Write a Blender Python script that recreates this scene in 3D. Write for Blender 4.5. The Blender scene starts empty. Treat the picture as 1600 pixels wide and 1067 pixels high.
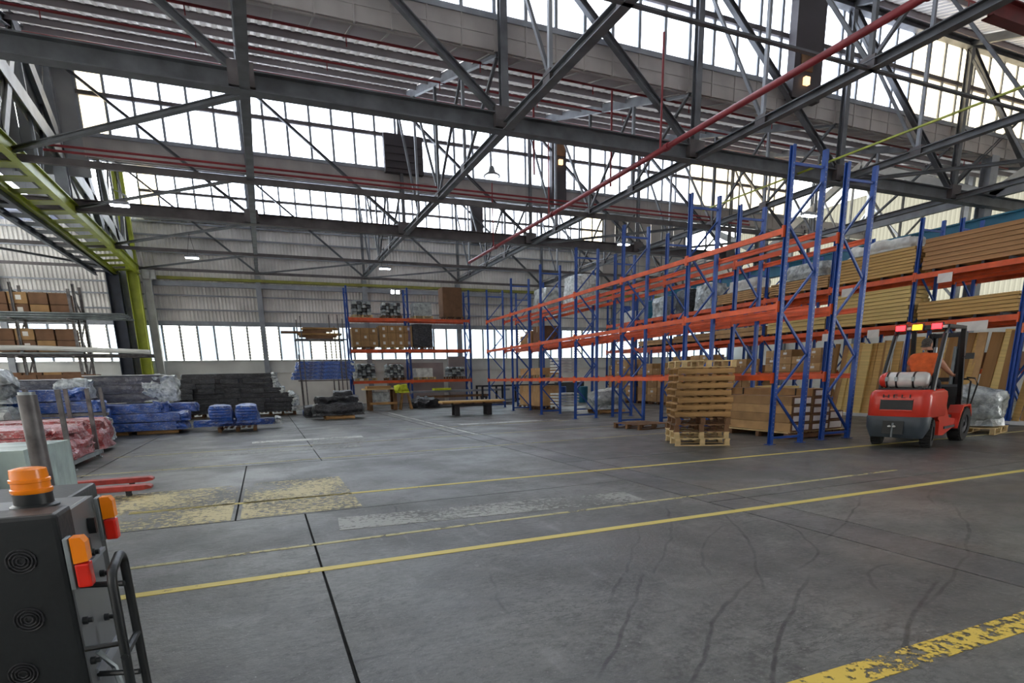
import bpy, math, random
from mathutils import Vector, Matrix
random.seed(7)
C = bpy.context.scene.collection
SC = bpy.context.scene
PI = math.pi
# ---------------------------------------------------------------- camera
cam = bpy.data.cameras.new('camera'); camo = bpy.data.objects.new('camera', cam); C.objects.link(camo)
yaw, pit, rol = -.398, -.222, -.0212
f_ = Vector((-math.sin(yaw)*math.cos(pit), math.cos(yaw)*math.cos(pit), math.sin(pit)))
r_ = Vector((math.cos(yaw), math.sin(yaw), 0)); u_ = r_.cross(f_)
r2 = r_*math.cos(rol)+u_*math.sin(rol); u2 = r2.cross(f_)
M = Matrix.Identity(4)
for i in range(3):
    M[i][0] = r2[i]; M[i][1] = u2[i]; M[i][2] = -f_[i]
M[2][3] = 1.55
camo.matrix_world = M
cam.sensor_fit = 'HORIZONTAL'; cam.sensor_width = 36; cam.lens = 36*890/1600
cam.shift_x = 0; cam.shift_y = 256.5/1600; cam.clip_end = 400; cam.clip_start = .05
SC.camera = camo
# ---------------------------------------------------------------- world, exposure
w = bpy.data.worlds.new('overcast sky'); SC.world = w; w.use_nodes = True
nt = w.node_tree; nt.nodes.clear()
wo = nt.nodes.new('ShaderNodeOutputWorld'); bg = nt.nodes.new('ShaderNodeBackground')
tc = nt.nodes.new('ShaderNodeTexCoord'); nz = nt.nodes.new('ShaderNodeTexNoise'); cr = nt.nodes.new('ShaderNodeValToRGB')
nz.inputs['Scale'].default_value = 2.2; nz.inputs['Detail'].default_value = 3
cr.color_ramp.elements[0].color = (.88, .94, .95, 1); cr.color_ramp.elements[1].color = (1, 1, .96, 1)
cr.color_ramp.elements[0].position = .35; cr.color_ramp.elements[1].position = .6
nt.links.new(tc.outputs['Generated'], nz.inputs['Vector']); nt.links.new(nz.outputs['Fac'], cr.inputs['Fac'])
nt.links.new(cr.outputs['Color'], bg.inputs['Color']); nt.links.new(bg.outputs[0], wo.inputs[0])
bg.inputs['Strength'].default_value = 10.0
SC.view_settings.view_transform = 'Standard'; SC.view_settings.look = 'None'
SC.view_settings.exposure = 0.22; SC.view_settings.gamma = 1; SC.view_settings.use_curve_mapping = False
SC.cycles.max_bounces = 8; SC.cycles.diffuse_bounces = 5; SC.cycles.transparent_max_bounces = 16
SC.cycles.caustics_reflective = False; SC.cycles.caustics_refractive = False
SC.cycles.sample_clamp_indirect = 6

PLANES = [-20.1, -8, 4.1, 16.2, 28.3, 40.3]
XN = [-6.1+6.4*k for k in range(7)]           # -6.1 .. 32.3
GB, GM, GT = 10.8, 12.2, 13.5                  # clerestory bottom, mid rail, top
def portal(x0, x1, y, z0, z1):
    l = bpy.data.lights.new('daylight portal', 'AREA'); l.shape = 'RECTANGLE'; l.size = x1-x0; l.size_y = z1-z0
    l.cycles.is_portal = True
    o = bpy.data.objects.new('daylight_portal', l); C.objects.link(o)
    o.location = ((x0+x1)/2, y+.12, (z0+z1)/2); o.rotation_euler = (-PI/2, 0, 0)
for y in PLANES[1:]:
    portal(-14, 32.3 if y < 40 else 24.9, y, GB, GT)
portal(-20, 30, 40.5, 2.9, 4.95)
# ---------------------------------------------------------------- materials
def srgb(h):
    if isinstance(h, str):
        h = h.lstrip('#'); c = [int(h[i:i+2], 16)/255 for i in (0, 2, 4)]
    else: c = list(h)
    return tuple(((x/12.92) if x <= .04045 else ((x+.055)/1.055)**2.4) for x in c)+(1,)
MATS = {}
def mat(name, col, rough=.6, metal=0., var=.12, scale=3., bump=0., bscale=None, dark=None, spec=.5, stretch=None):
    """procedural surface: base colour broken up with noise, optional bump"""
    m = bpy.data.materials.new(name); m.use_nodes = True; n = m.node_tree; b = n.nodes['Principled BSDF']
    c = srgb(col)
    b.inputs['Roughness'].default_value = rough; b.inputs['Metallic'].default_value = metal
    b.inputs['Specular IOR Level'].default_value = spec
    t = n.nodes.new('ShaderNodeTexCoord'); mp = n.nodes.new('ShaderNodeMapping')
    n.links.new(t.outputs['Object'], mp.inputs['Vector'])
    if stretch: mp.inputs['Scale'].default_value = stretch
    no = n.nodes.new('ShaderNodeTexNoise'); no.inputs['Scale'].default_value = scale; no.inputs['Detail'].default_value = 4
    n.links.new(mp.outputs[0], no.inputs['Vector'])
    mx = n.nodes.new('ShaderNodeMix'); mx.data_type = 'RGBA'
    d = srgb(dark) if dark else tuple(x*(1-var*2.2) for x in c[:3])+(1,)
    mx.inputs[6].default_value = d; mx.inputs[7].default_value = tuple(min(1, x*(1+var)) for x in c[:3])+(1,)
    r = n.nodes.new('ShaderNodeMapRange'); r.inputs[1].default_value = .3; r.inputs[2].default_value = .68
    n.links.new(no.outputs['Fac'], r.inputs[0]); n.links.new(r.outputs[0], mx.inputs[0])
    n.links.new(mx.outputs[2], b.inputs['Base Color'])
    if bump:
        b2 = n.nodes.new('ShaderNodeTexNoise'); b2.inputs['Scale'].default_value = bscale or scale*4; b2.inputs['Detail'].default_value = 3
        n.links.new(mp.outputs[0], b2.inputs['Vector'])
        bn = n.nodes.new('ShaderNodeBump'); bn.inputs['Strength'].default_value = bump; bn.inputs['Distance'].default_value = .05
        n.links.new(b2.outputs['Fac'], bn.inputs['Height']); n.links.new(bn.outputs[0], b.inputs['Normal'])
    MATS[name] = m
    return m
def emat(name, col, s, base=None):
    m = bpy.data.materials.new(name); m.use_nodes = True; b = m.node_tree.nodes['Principled BSDF']
    b.inputs['Base Color'].default_value = srgb(base or col); b.inputs['Emission Color'].default_value = srgb(col)
    b.inputs['Emission Strength'].default_value = s; b.inputs['Roughness'].default_value = .3
    return m
def pane_mat(name, col, fac, rough=.4):
    m = bpy.data.materials.new(name); m.use_nodes = True; n = m.node_tree; n.nodes.clear()
    o = n.nodes.new('ShaderNodeOutputMaterial'); a = n.nodes.new('ShaderNodeBsdfTransparent'); b = n.nodes.new('ShaderNodeBsdfTranslucent')
    t = n.nodes.new('ShaderNodeTexCoord'); no = n.nodes.new('ShaderNodeTexNoise'); no.inputs['Scale'].default_value = .8
    mr = n.nodes.new('ShaderNodeMapRange'); mr.inputs[3].default_value = fac*.8; mr.inputs[4].default_value = min(1, fac*1.2)
    n.links.new(t.outputs['Object'], no.inputs['Vector']); n.links.new(no.outputs['Fac'], mr.inputs[0])
    x = n.nodes.new('ShaderNodeMixShader'); a.inputs[0].default_value = srgb(col); b.inputs[0].default_value = srgb(col)
    n.links.new(mr.outputs[0], x.inputs[0]); n.links.new(a.outputs[0], x.inputs[1]); n.links.new(b.outputs[0], x.inputs[2]); n.links.new(x.outputs[0], o.inputs[0])
    return m
m_steel = mat('slate painted steel', '#62656a', .55, .0, .18, 2.)
m_steelb = mat('brown grey primed steel', '#5d5859', .6, .0, .18, 2.)
m_steell = mat('light grey painted steel', '#8f949b', .5, 0, .12, 2.)
m_white = mat('off white painted steel', '#c4c6c4', .5, 0, .12, 1.5)
m_navy = mat('dark navy painted steel', '#2b3342', .5, 0, .12, 2.)
m_green = mat('lime green painted steel', '#a3ad35', .45, 0, .15, 1.5)
m_olive = mat('dusty olive painted steel', '#8a8a3c', .6, 0, .12, 2)
m_teal = mat('teal painted steel', '#1f7090', .5, 0, .1, 1.5)
m_sheet = mat('grey corrugated cladding', '#d9d6d2', .55, 0, .12, .7, 0)
m_roof = mat('pale roof decking', '#b9b6b8', .5, 0, .1, .5)
n_ = m_roof.node_tree; b_ = n_.nodes['Principled BSDF']; o_ = n_.nodes['Material Output']
tr_ = n_.nodes.new('ShaderNodeBsdfTranslucent'); tr_.inputs[0].default_value = (.32, .32, .33, 1); mx_ = n_.nodes.new('ShaderNodeMixShader'); mx_.inputs[0].default_value = .12
n_.links.new(b_.outputs[0], mx_.inputs[1]); n_.links.new(tr_.outputs[0], mx_.inputs[2]); n_.links.new(mx_.outputs[0], o_.inputs[0])
m_purlin = mat('dusty grey purlin', '#9b9497', .6, 0, .12, .8)
m_fascia = mat('grey fibre cement lining', '#b5b0ad', .8, 0, .14, .6)
m_lining = mat('dusty gutter lining', '#a59c9b', .8, 0, .14, .6)
m_gable = mat('grey bulkhead sheeting', '#9a9c9e', .6, 0, .14, .5)
m_red = mat('dull red pipe paint', '#8c2f35', .5, 0, .12, 2)
m_redbeam = mat('deep red painted beam', '#6f1f1c', .5, 0, .12, 2)
m_cream = mat('cream painted masonry', '#e2e1da', .85, 0, .08, .6, .1, 8)
m_band = mat('pale grey masonry band', '#d2d4d0', .85, 0, .1, .6, .1, 8)
m_dark = mat('near black steel', '#26262a', .55, 0, .15, 3)
m_glass = pane_mat('dusty clear pane', '#f2f6ff', .35)
m_glassy = pane_mat('yellowed pane', '#f6ecd8', .6)
m_frost = pane_mat('frosted blue tinted pane', '#aab2ba', .8)
m_lowg = pane_mat('grimy low pane', '#c0c6ca', .5)
m_louv = mat('cream louvre blade', '#e4e4dc', .5, 0, .05, 2)
m_transl = pane_mat('cream translucent wall sheet', '#4c4a42', 1.0)
m_translc = pane_mat('cream louvre sheet', '#8a877c', 1.0)
m_sky = pane_mat('translucent roof sheet', '#fff6e6', 1.0)
m_blue = mat('blue rack paint', '#2350a4', .42, 0, .12, 3)
m_orange = mat('orange rack beam paint', '#e25c2a', .42, 0, .12, 3)
m_orangew = mat('sun faded orange beam paint', '#e0764a', .45, 0, .12, 3)
m_galv = mat('galvanised steel', '#8c9496', .4, .5, .15, 4)
m_rawpost = mat('weathered grey steel tube', '#6f6c6c', .45, .3, .25, 6)
m_card = mat('brown corrugated cardboard', '#a9855a', .85, 0, .1, 3)
m_card2 = mat('pale corrugated cardboard', '#c29c6b', .85, 0, .1, 3)
m_cardd = mat('dark brown cardboard', '#7a5a42', .85, 0, .12, 3)
m_tape = mat('shiny parcel tape', '#c9b48c', .35, 0, .05, 4)
m_label = mat('white paper label', '#e6e3dc', .8, 0, .04, 4)
m_pine = mat('sawn pine', '#cda765', .75, 0, .12, 2.5, .15, 20, stretch=(1, .12, 6))
m_pine2 = mat('pale planed pine', '#dcc07a', .7, 0, .1, 2.5, .1, 20, stretch=(1, .12, 6))
m_wood3 = mat('reddish sawn boards', '#b08457', .75, 0, .14, 2.5, .15, 20, stretch=(1, .12, 6))
m_pallet = mat('weathered pallet wood', '#b18a58', .85, 0, .22, 2.2, .3, 20, stretch=(.4, 2, 2))
m_palletl = mat('fresh pallet wood', '#d9bf8c', .85, 0, .15, 2.2, .3, 20, stretch=(.4, 2, 2))
m_palletd = mat('dark stained pallet wood', '#7c5b3f', .85, 0, .2, 2.2, .3, 20)
m_ply = mat('brown board edge', '#9c7444', .8, 0, .12, 1.5, .1, 10, stretch=(3, 3, .3))
m_wrap = mat('crinkled clear shrink wrap over grey goods', '#a5acab', .2, 0, .35, 5, .8, 7, dark='#6d7576', spec=.8)
m_wrapw = mat('bunched white plastic film', '#d2d8d6', .25, 0, .3, 9, 1., 12, dark='#8f9a9a', spec=.8)
m_wrapk = mat('shrink wrapped dark goods', '#292b30', .38, 0, .3, 3, .4, 3, dark='#17191d', spec=.5)
m_wrapg = mat('film over charcoal goods', '#5d5e66', .3, 0, .2, 3, .7, 5, dark='#4a4b53', spec=.6)
m_wrapb = mat('shrink wrapped blue goods', '#2c5cb2', .3, 0, .3, 4, .5, 5, dark='#1b3672', spec=.7)
m_wrapr = mat('shrink wrapped red goods', '#a8494a', .35, 0, .25, 4, .8, 8, dark='#7d3335', spec=.7)
def crease_glints(m, amt, sc=6.):  # whitish film creases and their highlights, painted into the base colour as noise streaks
    n = m.node_tree; b = n.nodes['Principled BSDF']; L = n.links.new; src = b.inputs['Base Color'].links[0].from_socket
    t = n.nodes.new('ShaderNodeTexCoord'); mp = n.nodes.new('ShaderNodeMapping'); mp.inputs['Scale'].default_value = (.6, 1, 2.2); L(t.outputs['Object'], mp.inputs['Vector'])
    no = n.nodes.new('ShaderNodeTexNoise'); no.inputs['Scale'].default_value = sc; no.inputs['Detail'].default_value = 5; no.inputs['Distortion'].default_value = 1.2; L(mp.outputs[0], no.inputs['Vector'])
    a = n.nodes.new('ShaderNodeMath'); a.operation = 'SUBTRACT'; a.inputs[1].default_value = .5; L(no.outputs['Fac'], a.inputs[0])
    c = n.nodes.new('ShaderNodeMath'); c.operation = 'ABSOLUTE'; L(a.outputs[0], c.inputs[0])
    r = n.nodes.new('ShaderNodeMapRange'); r.inputs[1].default_value = 0; r.inputs[2].default_value = .028; r.inputs[3].default_value = amt; r.inputs[4].default_value = 0; L(c.outputs[0], r.inputs[0])
    x = n.nodes.new('ShaderNodeMix'); x.data_type = 'RGBA'; x.inputs[7].default_value = srgb('#dfe4e4'); L(src, x.inputs[6]); L(r.outputs[0], x.inputs[0]); L(x.outputs[2], b.inputs['Base Color'])
for m__, a__ in ((m_wrap, .35), (m_wrapw, .7), (m_wrapk, .16), (m_wrapb, .5), (m_wrapr, .7), (m_wrapg, .2)): crease_glints(m__, a__)
m_film = mat('white plastic film sheet', '#dcdeda', .35, 0, .15, 4, .5, 8)
m_pvc = mat('pale green sheet wrap', '#a9bcb8', .25, 0, .12, 3, .3, 5)
m_slot = mat('worn bright slot edge', '#6f83ad', .5, 0, .1, 9)
m_black = mat('black powder coat', '#14191b', .42, 0, .15, 3, .05, 60)
m_grayp = mat('satin dark grey panel', '#6b6e70', .35, .2, .08, 2)
m_rubber = mat('black rubber', '#1b1b1c', .8, 0, .2, 12)
m_fred = mat('glossy red forklift paint', '#d03a2b', .25, 0, .05, 2)
m_fgrey = mat('charcoal counterweight', '#3b444c', .5, 0, .1, 2)
m_cyl = mat('brushed silver gas cylinder', '#d2d3d0', .38, .1, .1, 4)
m_hivis = mat('faded orange work shirt', '#e0672f', .8, 0, .1, 9, .2, 14)
m_yell = mat('hi vis yellow cloth', '#d6e23a', .8, 0, .1, 9, .2, 14)
m_skin = mat('skin', '#b98468', .6, 0, .06, 9)
m_hair = mat('dark grey hair', '#55504c', .8, 0, .3, 40)
m_trou = mat('dark work trousers', '#22262f', .9, 0, .15, 9)
m_forkred = mat('chipped red fork paint', '#a83a32', .5, 0, .2, 8)
m_orange_l = mat('amber plastic', '#ff8a10', .25, 0, .08, 4)
m_red_l = mat('red plastic lens', '#e02a1a', .25, 0, .08, 4)
m_darkbox = mat('dark louvre sheet', '#3d383c', .6, 0, .1, 1)
e_lamp = emat('white lamp light', '#f4f8ff', 30)
e_red = emat('red lamp light', '#ff1a20', 9)
e_amb = emat('amber lamp light', '#ff9a10', 7)
e_warm = emat('warm bulb light', '#ffc890', 2)

def conc(name, base, dark, light, extra=0.0):
    m = bpy.data.materials.new(name); m.use_nodes = True; n = m.node_tree; b = n.nodes['Principled BSDF']
    L = n.links.new
    g = n.nodes.new('ShaderNodeNewGeometry')
    def noise(s, d=5, r=.6, st=None):
        x = n.nodes.new('ShaderNodeTexNoise'); x.inputs['Scale'].default_value = s; x.inputs['Detail'].default_value = d; x.inputs['Roughness'].default_value = r
        if st:
            mp = n.nodes.new('ShaderNodeMapping'); mp.inputs['Scale'].default_value = st; L(g.outputs['Position'], mp.inputs['Vector']); L(mp.outputs[0], x.inputs['Vector'])
        else: L(g.outputs['Position'], x.inputs['Vector'])
        return x.outputs['Fac']
    def mr(v, a, c, o0=0., o1=1.):
        x = n.nodes.new('ShaderNodeMapRange'); x.interpolation_type = 'SMOOTHSTEP'
        for i, q in enumerate((a, c, o0, o1)): x.inputs[i+1].default_value = q
        L(v, x.inputs[0]); return x.outputs[0]
    def mix(f, c1, c2):
        x = n.nodes.new('ShaderNodeMix'); x.data_type = 'RGBA'
        for s, c in ((6, c1), (7, c2)):
            if isinstance(c, tuple): x.inputs[s].default_value = c
            else: L(c, x.inputs[s])
        if isinstance(f, float): x.inputs[0].default_value = f
        else: L(f, x.inputs[0])
        return x.outputs[2]
    def math_(op, a, c=None, cl=False):
        x = n.nodes.new('ShaderNodeMath'); x.operation = op; x.use_clamp = cl
        for i, q in enumerate((a, c)):
            if q is None: continue
            if isinstance(q, (int, float)): x.inputs[i].default_value = q
            else: L(q, x.inputs[i])
        return x.outputs[0]
    col = mix(mr(noise(.35, 5), .35, .65), srgb(dark), srgb(base))
    col = mix(mr(noise(1.7, 8, .7), .52, .75, 0, .5), col, srgb(light))
    col = mix(mr(noise(14, 6, .75), .46, .72, 0, .85), col, srgb('#333433'))
    col = mix(mr(noise(5, 7, .8, (1, 2.2, 1)), .48, .64, 0, .6), col, srgb('#3d3e3c'))
    col = mix(mr(noise(30, 4, .8), .56, .7, 0, .4), col, srgb('#9a9b97'))
    # streaks scuffed along the aisle
    col = mix(mr(noise(1.2, 6, .65, (.35, 3.2, 1)), .5, .72, 0, .5), col, srgb('#4e4f50'))
    col = mix(mr(noise(2.4, 6, .7, (2.6, .5, 1)), .55, .75, 0, .35), col, srgb('#8c8d8c'))
    # rubber tyre marks: arcs (centre, radius, middle of the mark, reach)
    arcs = [(6.12,-2.32,6.12,2.51,2.62,1.09),(-8.98,13.21,15.08,2.07,2.95,.87),(7.52,-4.22,8.1,2.81,2.37,1.1),(-1.67,7.95,7.0,4.03,3.89,1.42),
            (5.92,-2.12,4.82,3.76,2.19,.81),(-8.89,14.16,15.5,2.78,3.97,1.05),(1.68,10.63,8.68,5.57,2.88,1.89),(-3.56,10.41,9.3,3.53,4.4,1.3),
            (-3.58,20.89,19.18,5.75,4.13,1.19),(5.35,2.05,2.61,3.6,3.99,.89),(4.56,2.05,.83,4.2,2.8,.39),(3.16,4.75,1.77,4.47,3.55,.82),
            (8.44,2.8,1.86,8.24,4.65,1.4),(2.72,6.49,1.44,1.29,6.32,.71),(4.32,10.55,1.98,2.67,9.45,2.3),(3.85,11.02,1.39,3.9,12.4,2.2),(4.9,10.6,2.5,3.6,9.2,2.2)]
    warp = n.nodes.new('ShaderNodeTexNoise'); warp.inputs['Scale'].default_value = 2.; L(g.outputs['Position'], warp.inputs['Vector'])
    va = n.nodes.new('ShaderNodeVectorMath'); va.operation = 'MULTIPLY_ADD'; va.inputs[1].default_value = (.14, .14, 0); L(warp.outputs['Color'], va.inputs[0]); L(g.outputs['Position'], va.inputs[2])
    tread = mr(noise(26, 3, .6), .4, .6)
    tot = None
    for (cx, cy, R, mx_, my, ln) in arcs:
        d = n.nodes.new('ShaderNodeVectorMath'); d.operation = 'DISTANCE'; L(va.outputs[0], d.inputs[0]); d.inputs[1].default_value = (cx+.07, cy+.07, .07*0)
        e = n.nodes.new('ShaderNodeVectorMath'); e.operation = 'DISTANCE'; L(g.outputs['Position'], e.inputs[0]); e.inputs[1].default_value = (mx_, my, 0)
        band = math_('ABSOLUTE', math_('SUBTRACT', d.outputs['Value'], R))
        thin = mr(band, .005, .022, 1., 0.)
        wide = math_('MULTIPLY', mr(math_('ABSOLUTE', math_('SUBTRACT', band, .1)), .0, .13, .6, 0.), tread)
        k = math_('MULTIPLY', math_('MAXIMUM', thin, wide), mr(e.outputs['Value'], ln*.75, ln*1.15, 1., 0.))
        tot = k if tot is None else math_('MAXIMUM', tot, k)
    tot = math_('MULTIPLY', tot, mr(noise(6, 5), .35, .6, .55, 1.))
    col = mix(tot, col, srgb('#1f1f20'))
    ns = n.nodes.new('ShaderNodeTexNoise'); ns.inputs['Scale'].default_value = 1.; ns.inputs['Detail'].default_value = 6; ns.inputs['Roughness'].default_value = .7; ns.inputs['Distortion'].default_value = .6
    mq = n.nodes.new('ShaderNodeMapping'); mq.inputs['Scale'].default_value = (2.6, 8., 1); mq.inputs['Rotation'].default_value = (0, 0, .35); L(g.outputs['Position'], mq.inputs['Vector']); L(mq.outputs[0], ns.inputs['Vector'])
    rid = mr(math_('ABSOLUTE', math_('SUBTRACT', ns.outputs['Fac'], .5)), .004, .022, 1., 0.)
    col = mix(math_('MULTIPLY', rid, mr(noise(.7, 4), .42, .6, .0, .85)), col, srgb('#303130'))
    # fine cracks
    v = n.nodes.new('ShaderNodeTexVoronoi'); v.feature = 'DISTANCE_TO_EDGE'; v.inputs['Scale'].default_value = .55; L(va.outputs[0], v.inputs['Vector'])
    crk = math_('MULTIPLY', mr(v.outputs['Distance'], .0, .012, 1., 0.), mr(noise(.9, 3), .52, .62))
    col = mix(math_('MULTIPLY', crk, .7), col, srgb('#333333'))
    sp = mr(noise(60, 2), .72, .76, 0, .8)
    col = mix(sp, col, srgb('#b9bab8'))
    L(col, b.inputs['Base Color'])
    L(mr(noise(.8, 4), .3, .7, .3, .55), b.inputs['Roughness'])
    bp = n.nodes.new('ShaderNodeBump'); bp.inputs['Strength'].default_value = .6; bp.inputs['Distance'].default_value = .014
    L(noise(22, 6, .7), bp.inputs['Height']); L(bp.outputs[0], b.inputs['Normal'])
    return m
m_conc = conc('scuffed dark concrete', '#6b6c68', '#464744', '#868782')
m_strip = conc('rough patched concrete', '#5f6060', '#3f4041', '#7c7b78')
m_joint = mat('dirt filled joint', '#262625', .95, 0, .2, 8)
def paint(name, col, wear, sc=9.):
    m = bpy.data.materials.new(name); m.use_nodes = True; n = m.node_tree; L = n.links.new; b = n.nodes['Principled BSDF']
    b.inputs['Base Color'].default_value = srgb(col); b.inputs['Roughness'].default_value = .55
    g = n.nodes.new('ShaderNodeNewGeometry'); no = n.nodes.new('ShaderNodeTexNoise'); no.inputs['Scale'].default_value = sc; no.inputs['Detail'].default_value = 8; no.inputs['Roughness'].default_value = .75
    L(g.outputs['Position'], no.inputs['Vector'])
    n2 = n.nodes.new('ShaderNodeTexNoise'); n2.inputs['Scale'].default_value = .9; L(g.outputs['Position'], n2.inputs['Vector'])
    a = n.nodes.new('ShaderNodeMath'); a.operation = 'MULTIPLY_ADD'; L(n2.outputs['Fac'], a.inputs[0]); a.inputs[1].default_value = .45; L(no.outputs['Fac'], a.inputs[2])
    mr = n.nodes.new('ShaderNodeMapRange'); mr.inputs[1].default_value = wear+.20; mr.inputs[2].default_value = wear+.25; L(a.outputs[0], mr.inputs[0])
    L(mr.outputs[0], b.inputs['Alpha'])
    return m
m_pl = paint('yellow floor paint', '#c9b75c', .33)
m_plw = paint('chipped yellow floor paint', '#c9ad45', .475, 16.)
m_plf = paint('faded yellow floor paint', '#b1a875', .43)
m_patch = paint('flaking cream yellow floor paint', '#b9ad80', .50, 13.)
m_pale = paint('worn pale floor paint', '#c6c9c4', .44)
m_palet = paint('thin pale floor paint', '#93958f', .485, 14.)

# ---------------------------------------------------------------- mesh helpers
class MB:
    def __init__(s): s.v = []; s.f = []; s.sm = False
    def add(s, vs, fs):
        o = len(s.v); s.v += [tuple(v) for v in vs]; s.f += [tuple(i+o for i in f) for f in fs]; return s
    def box(s, x0, y0, z0, x1, y1, z1):
        return s.add([(x0,y0,z0),(x1,y0,z0),(x1,y1,z0),(x0,y1,z0),(x0,y0,z1),(x1,y0,z1),(x1,y1,z1),(x0,y1,z1)],
                     [(0,3,2,1),(4,5,6,7),(0,1,5,4),(1,2,6,5),(2,3,7,6),(3,0,4,7)])
    def cbox(s, c, d):
        return s.box(c[0]-d[0]/2, c[1]-d[1]/2, c[2]-d[2]/2, c[0]+d[0]/2, c[1]+d[1]/2, c[2]+d[2]/2)
    def frame(s, p, q, up=(0, 0, 1)):
        p, q = Vector(p), Vector(q); d = (q-p).normalized(); u = Vector(up)
        if abs(d.dot(u)) > .98: u = Vector((0, 1, 0)) if abs(d.y) < .9 else Vector((1, 0, 0))
        a = d.cross(u).normalized(); return p, q, d, a, a.cross(d).normalized()
    def prof(s, p, q, pts, up=(0, 0, 1), cap=True):
        """extrude closed 2D profile (side, up) from p to q"""
        p, q, d, a, b = s.frame(p, q, up); k = len(pts)
        vs = [e+a*x+b*y for e in (p, q) for x, y in pts]
        fs = [(i, (i+1) % k, k+(i+1) % k, k+i) for i in range(k)]
        if cap: fs += [tuple(range(k-1, -1, -1)), tuple(range(k, 2*k))]
        return s.add(vs, fs)
    def bar(s, p, q, w, h=None, up=(0, 0, 1)):
        h = h or w; return s.prof(p, q, [(-w/2,-h/2),(w/2,-h/2),(w/2,h/2),(-w/2,h/2)], up)
    def ibeam(s, p, q, w, h, t=.02, up=(0, 0, 1)):
        a, b = w/2, h/2
        return s.prof(p, q, [(-a,-b),(a,-b),(a,-b+t),(t/2,-b+t),(t/2,b-t),(a,b-t),(a,b),(-a,b),(-a,b-t),(-t/2,b-t),(-t/2,-b+t),(-a,-b+t)], up, cap=False)
    def chan(s, p, q, w, h, t=.012, up=(0, 0, 1)):
        a, b = w/2, h/2
        return s.prof(p, q, [(-a,-b),(a,-b),(a,-b+t),(-a+t,-b+t),(-a+t,b-t),(a,b-t),(a,b),(-a,b)], up, cap=False)
    def angle(s, p, q, w, t=.012, up=(0, 0, 1)):
        return s.prof(p, q, [(0,0),(w,0),(w,t),(t,t),(t,w),(0,w)], up, cap=False)
    def tube(s, pts, r, n=8, cap=True, up=None):
        pts = [Vector(p) for p in pts]; rings = []
        for i, p in enumerate(pts):
            d = (pts[min(i+1, len(pts)-1)]-pts[max(i-1, 0)]).normalized()
            u = Vector((0, 0, 1)) if abs(d.z) < .9 else Vector((0, 1, 0))
            if up: u = Vector(up)
            a = d.cross(u).normalized(); b = a.cross(d)
            rr = r[i] if isinstance(r, (list, tuple)) else r
            rings.append([p+a*math.cos(2*PI*k/n)*rr+b*math.sin(2*PI*k/n)*rr for k in range(n)])
        vs = [v for g in rings for v in g]; fs = []
        for i in range(len(pts)-1):
            for k in range(n): fs.append((i*n+k, i*n+(k+1) % n, (i+1)*n+(k+1) % n, (i+1)*n+k))
        if cap: fs += [tuple(range(n-1, -1, -1)), tuple(range(len(vs)-n, len(vs)))]
        s.sm = True
        return s.add(vs, fs)
    def lathe(s, prof, c=(0, 0, 0), n=20):
        vs = [(c[0]+r*math.cos(2*PI*k/n), c[1]+r*math.sin(2*PI*k/n), c[2]+z) for r, z in prof for k in range(n)]
        fs = [(i*n+k, i*n+(k+1) % n, (i+1)*n+(k+1) % n, (i+1)*n+k) for i in range(len(prof)-1) for k in range(n)]
        fs += [tuple(range(n-1, -1, -1)), tuple(range(len(vs)-n, len(vs)))]
        s.sm = True
        return s.add(vs, fs)
    def prism(s, pts, a, b, ax='y'):
        """polygon in the plane across ax, from a to b"""
        k = len(pts)
        def P(u, v, t): return {'y': (u, t, v), 'x': (t, u, v), 'z': (u, v, t)}[ax]
        vs = [P(u, v, t) for t in (a, b) for u, v in pts]
        return s.add(vs, [(i, (i+1) % k, k+(i+1) % k, k+i) for i in range(k)]+[tuple(range(k-1, -1, -1)), tuple(range(k, 2*k))])
    def mesh(s, name, m, bevel=0):
        me = bpy.data.meshes.new(name); me.from_pydata(s.v, [], s.f); me.materials.append(m); me.update()
        if bevel or True:
            import bmesh
            b = bmesh.new(); b.from_mesh(me); bmesh.ops.recalc_face_normals(b, faces=b.faces)
            if bevel: bmesh.ops.bevel(b, geom=list(b.edges), offset=bevel, segments=2, affect='EDGES', profile=.6)
            b.to_mesh(me); b.free()
        if s.sm:
            me.polygons.foreach_set('use_smooth', [True]*len(me.polygons))
            try: me.set_sharp_from_angle(angle=math.radians(40))
            except Exception: pass
        return me
    def build(s, name, m, parent=None, bevel=0):
        return put(name, s.mesh(name, m, bevel), parent)
def put(name, me, parent=None, loc=None, rot=None):
    o = bpy.data.objects.new(name, me); C.objects.link(o)
    if parent: o.parent = parent
    if loc: o.location = loc
    if rot: o.rotation_euler = rot
    return o
def tag(o, label=None, cat=None, group=None, kind=None):
    if label: o['label'] = label
    if cat: o['category'] = cat
    if group: o['group'] = group
    if kind: o['kind'] = kind
    return o
def thing(name, label, cat, loc=(0, 0, 0), rz=0, group=None):
    o = bpy.data.objects.new(name, None); C.objects.link(o); o.location = loc; o.rotation_euler = (0, 0, rz); o.empty_display_size = .2
    return tag(o, label, cat, group)
def struct(name, loc=(0, 0, 0)):
    o = bpy.data.objects.new(name, None); C.objects.link(o); o.location = loc; o['kind'] = 'structure'; return o
KIDS = {}
def dup(o, parent=None, loc=None, rz=None, label=None, group=None):
    kids = [x for x in KIDS.get(o.name, None) or o.children]
    KIDS[o.name] = kids
    c = o.copy(); C.objects.link(c); c.parent = parent
    if loc: c.location = loc
    if rz is not None: c.rotation_euler = (0, 0, rz)
    if label: c['label'] = label
    if group: c['group'] = group
    for k in kids: dup(k, c)
    return c
def bx(c, d): return MB().cbox(c, d)
ORD = ['first', 'second', 'third', 'fourth', 'fifth', 'sixth', 'seventh', 'eighth', 'ninth', 'tenth', 'eleventh', 'twelfth', 'thirteenth', 'fourteenth']

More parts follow.
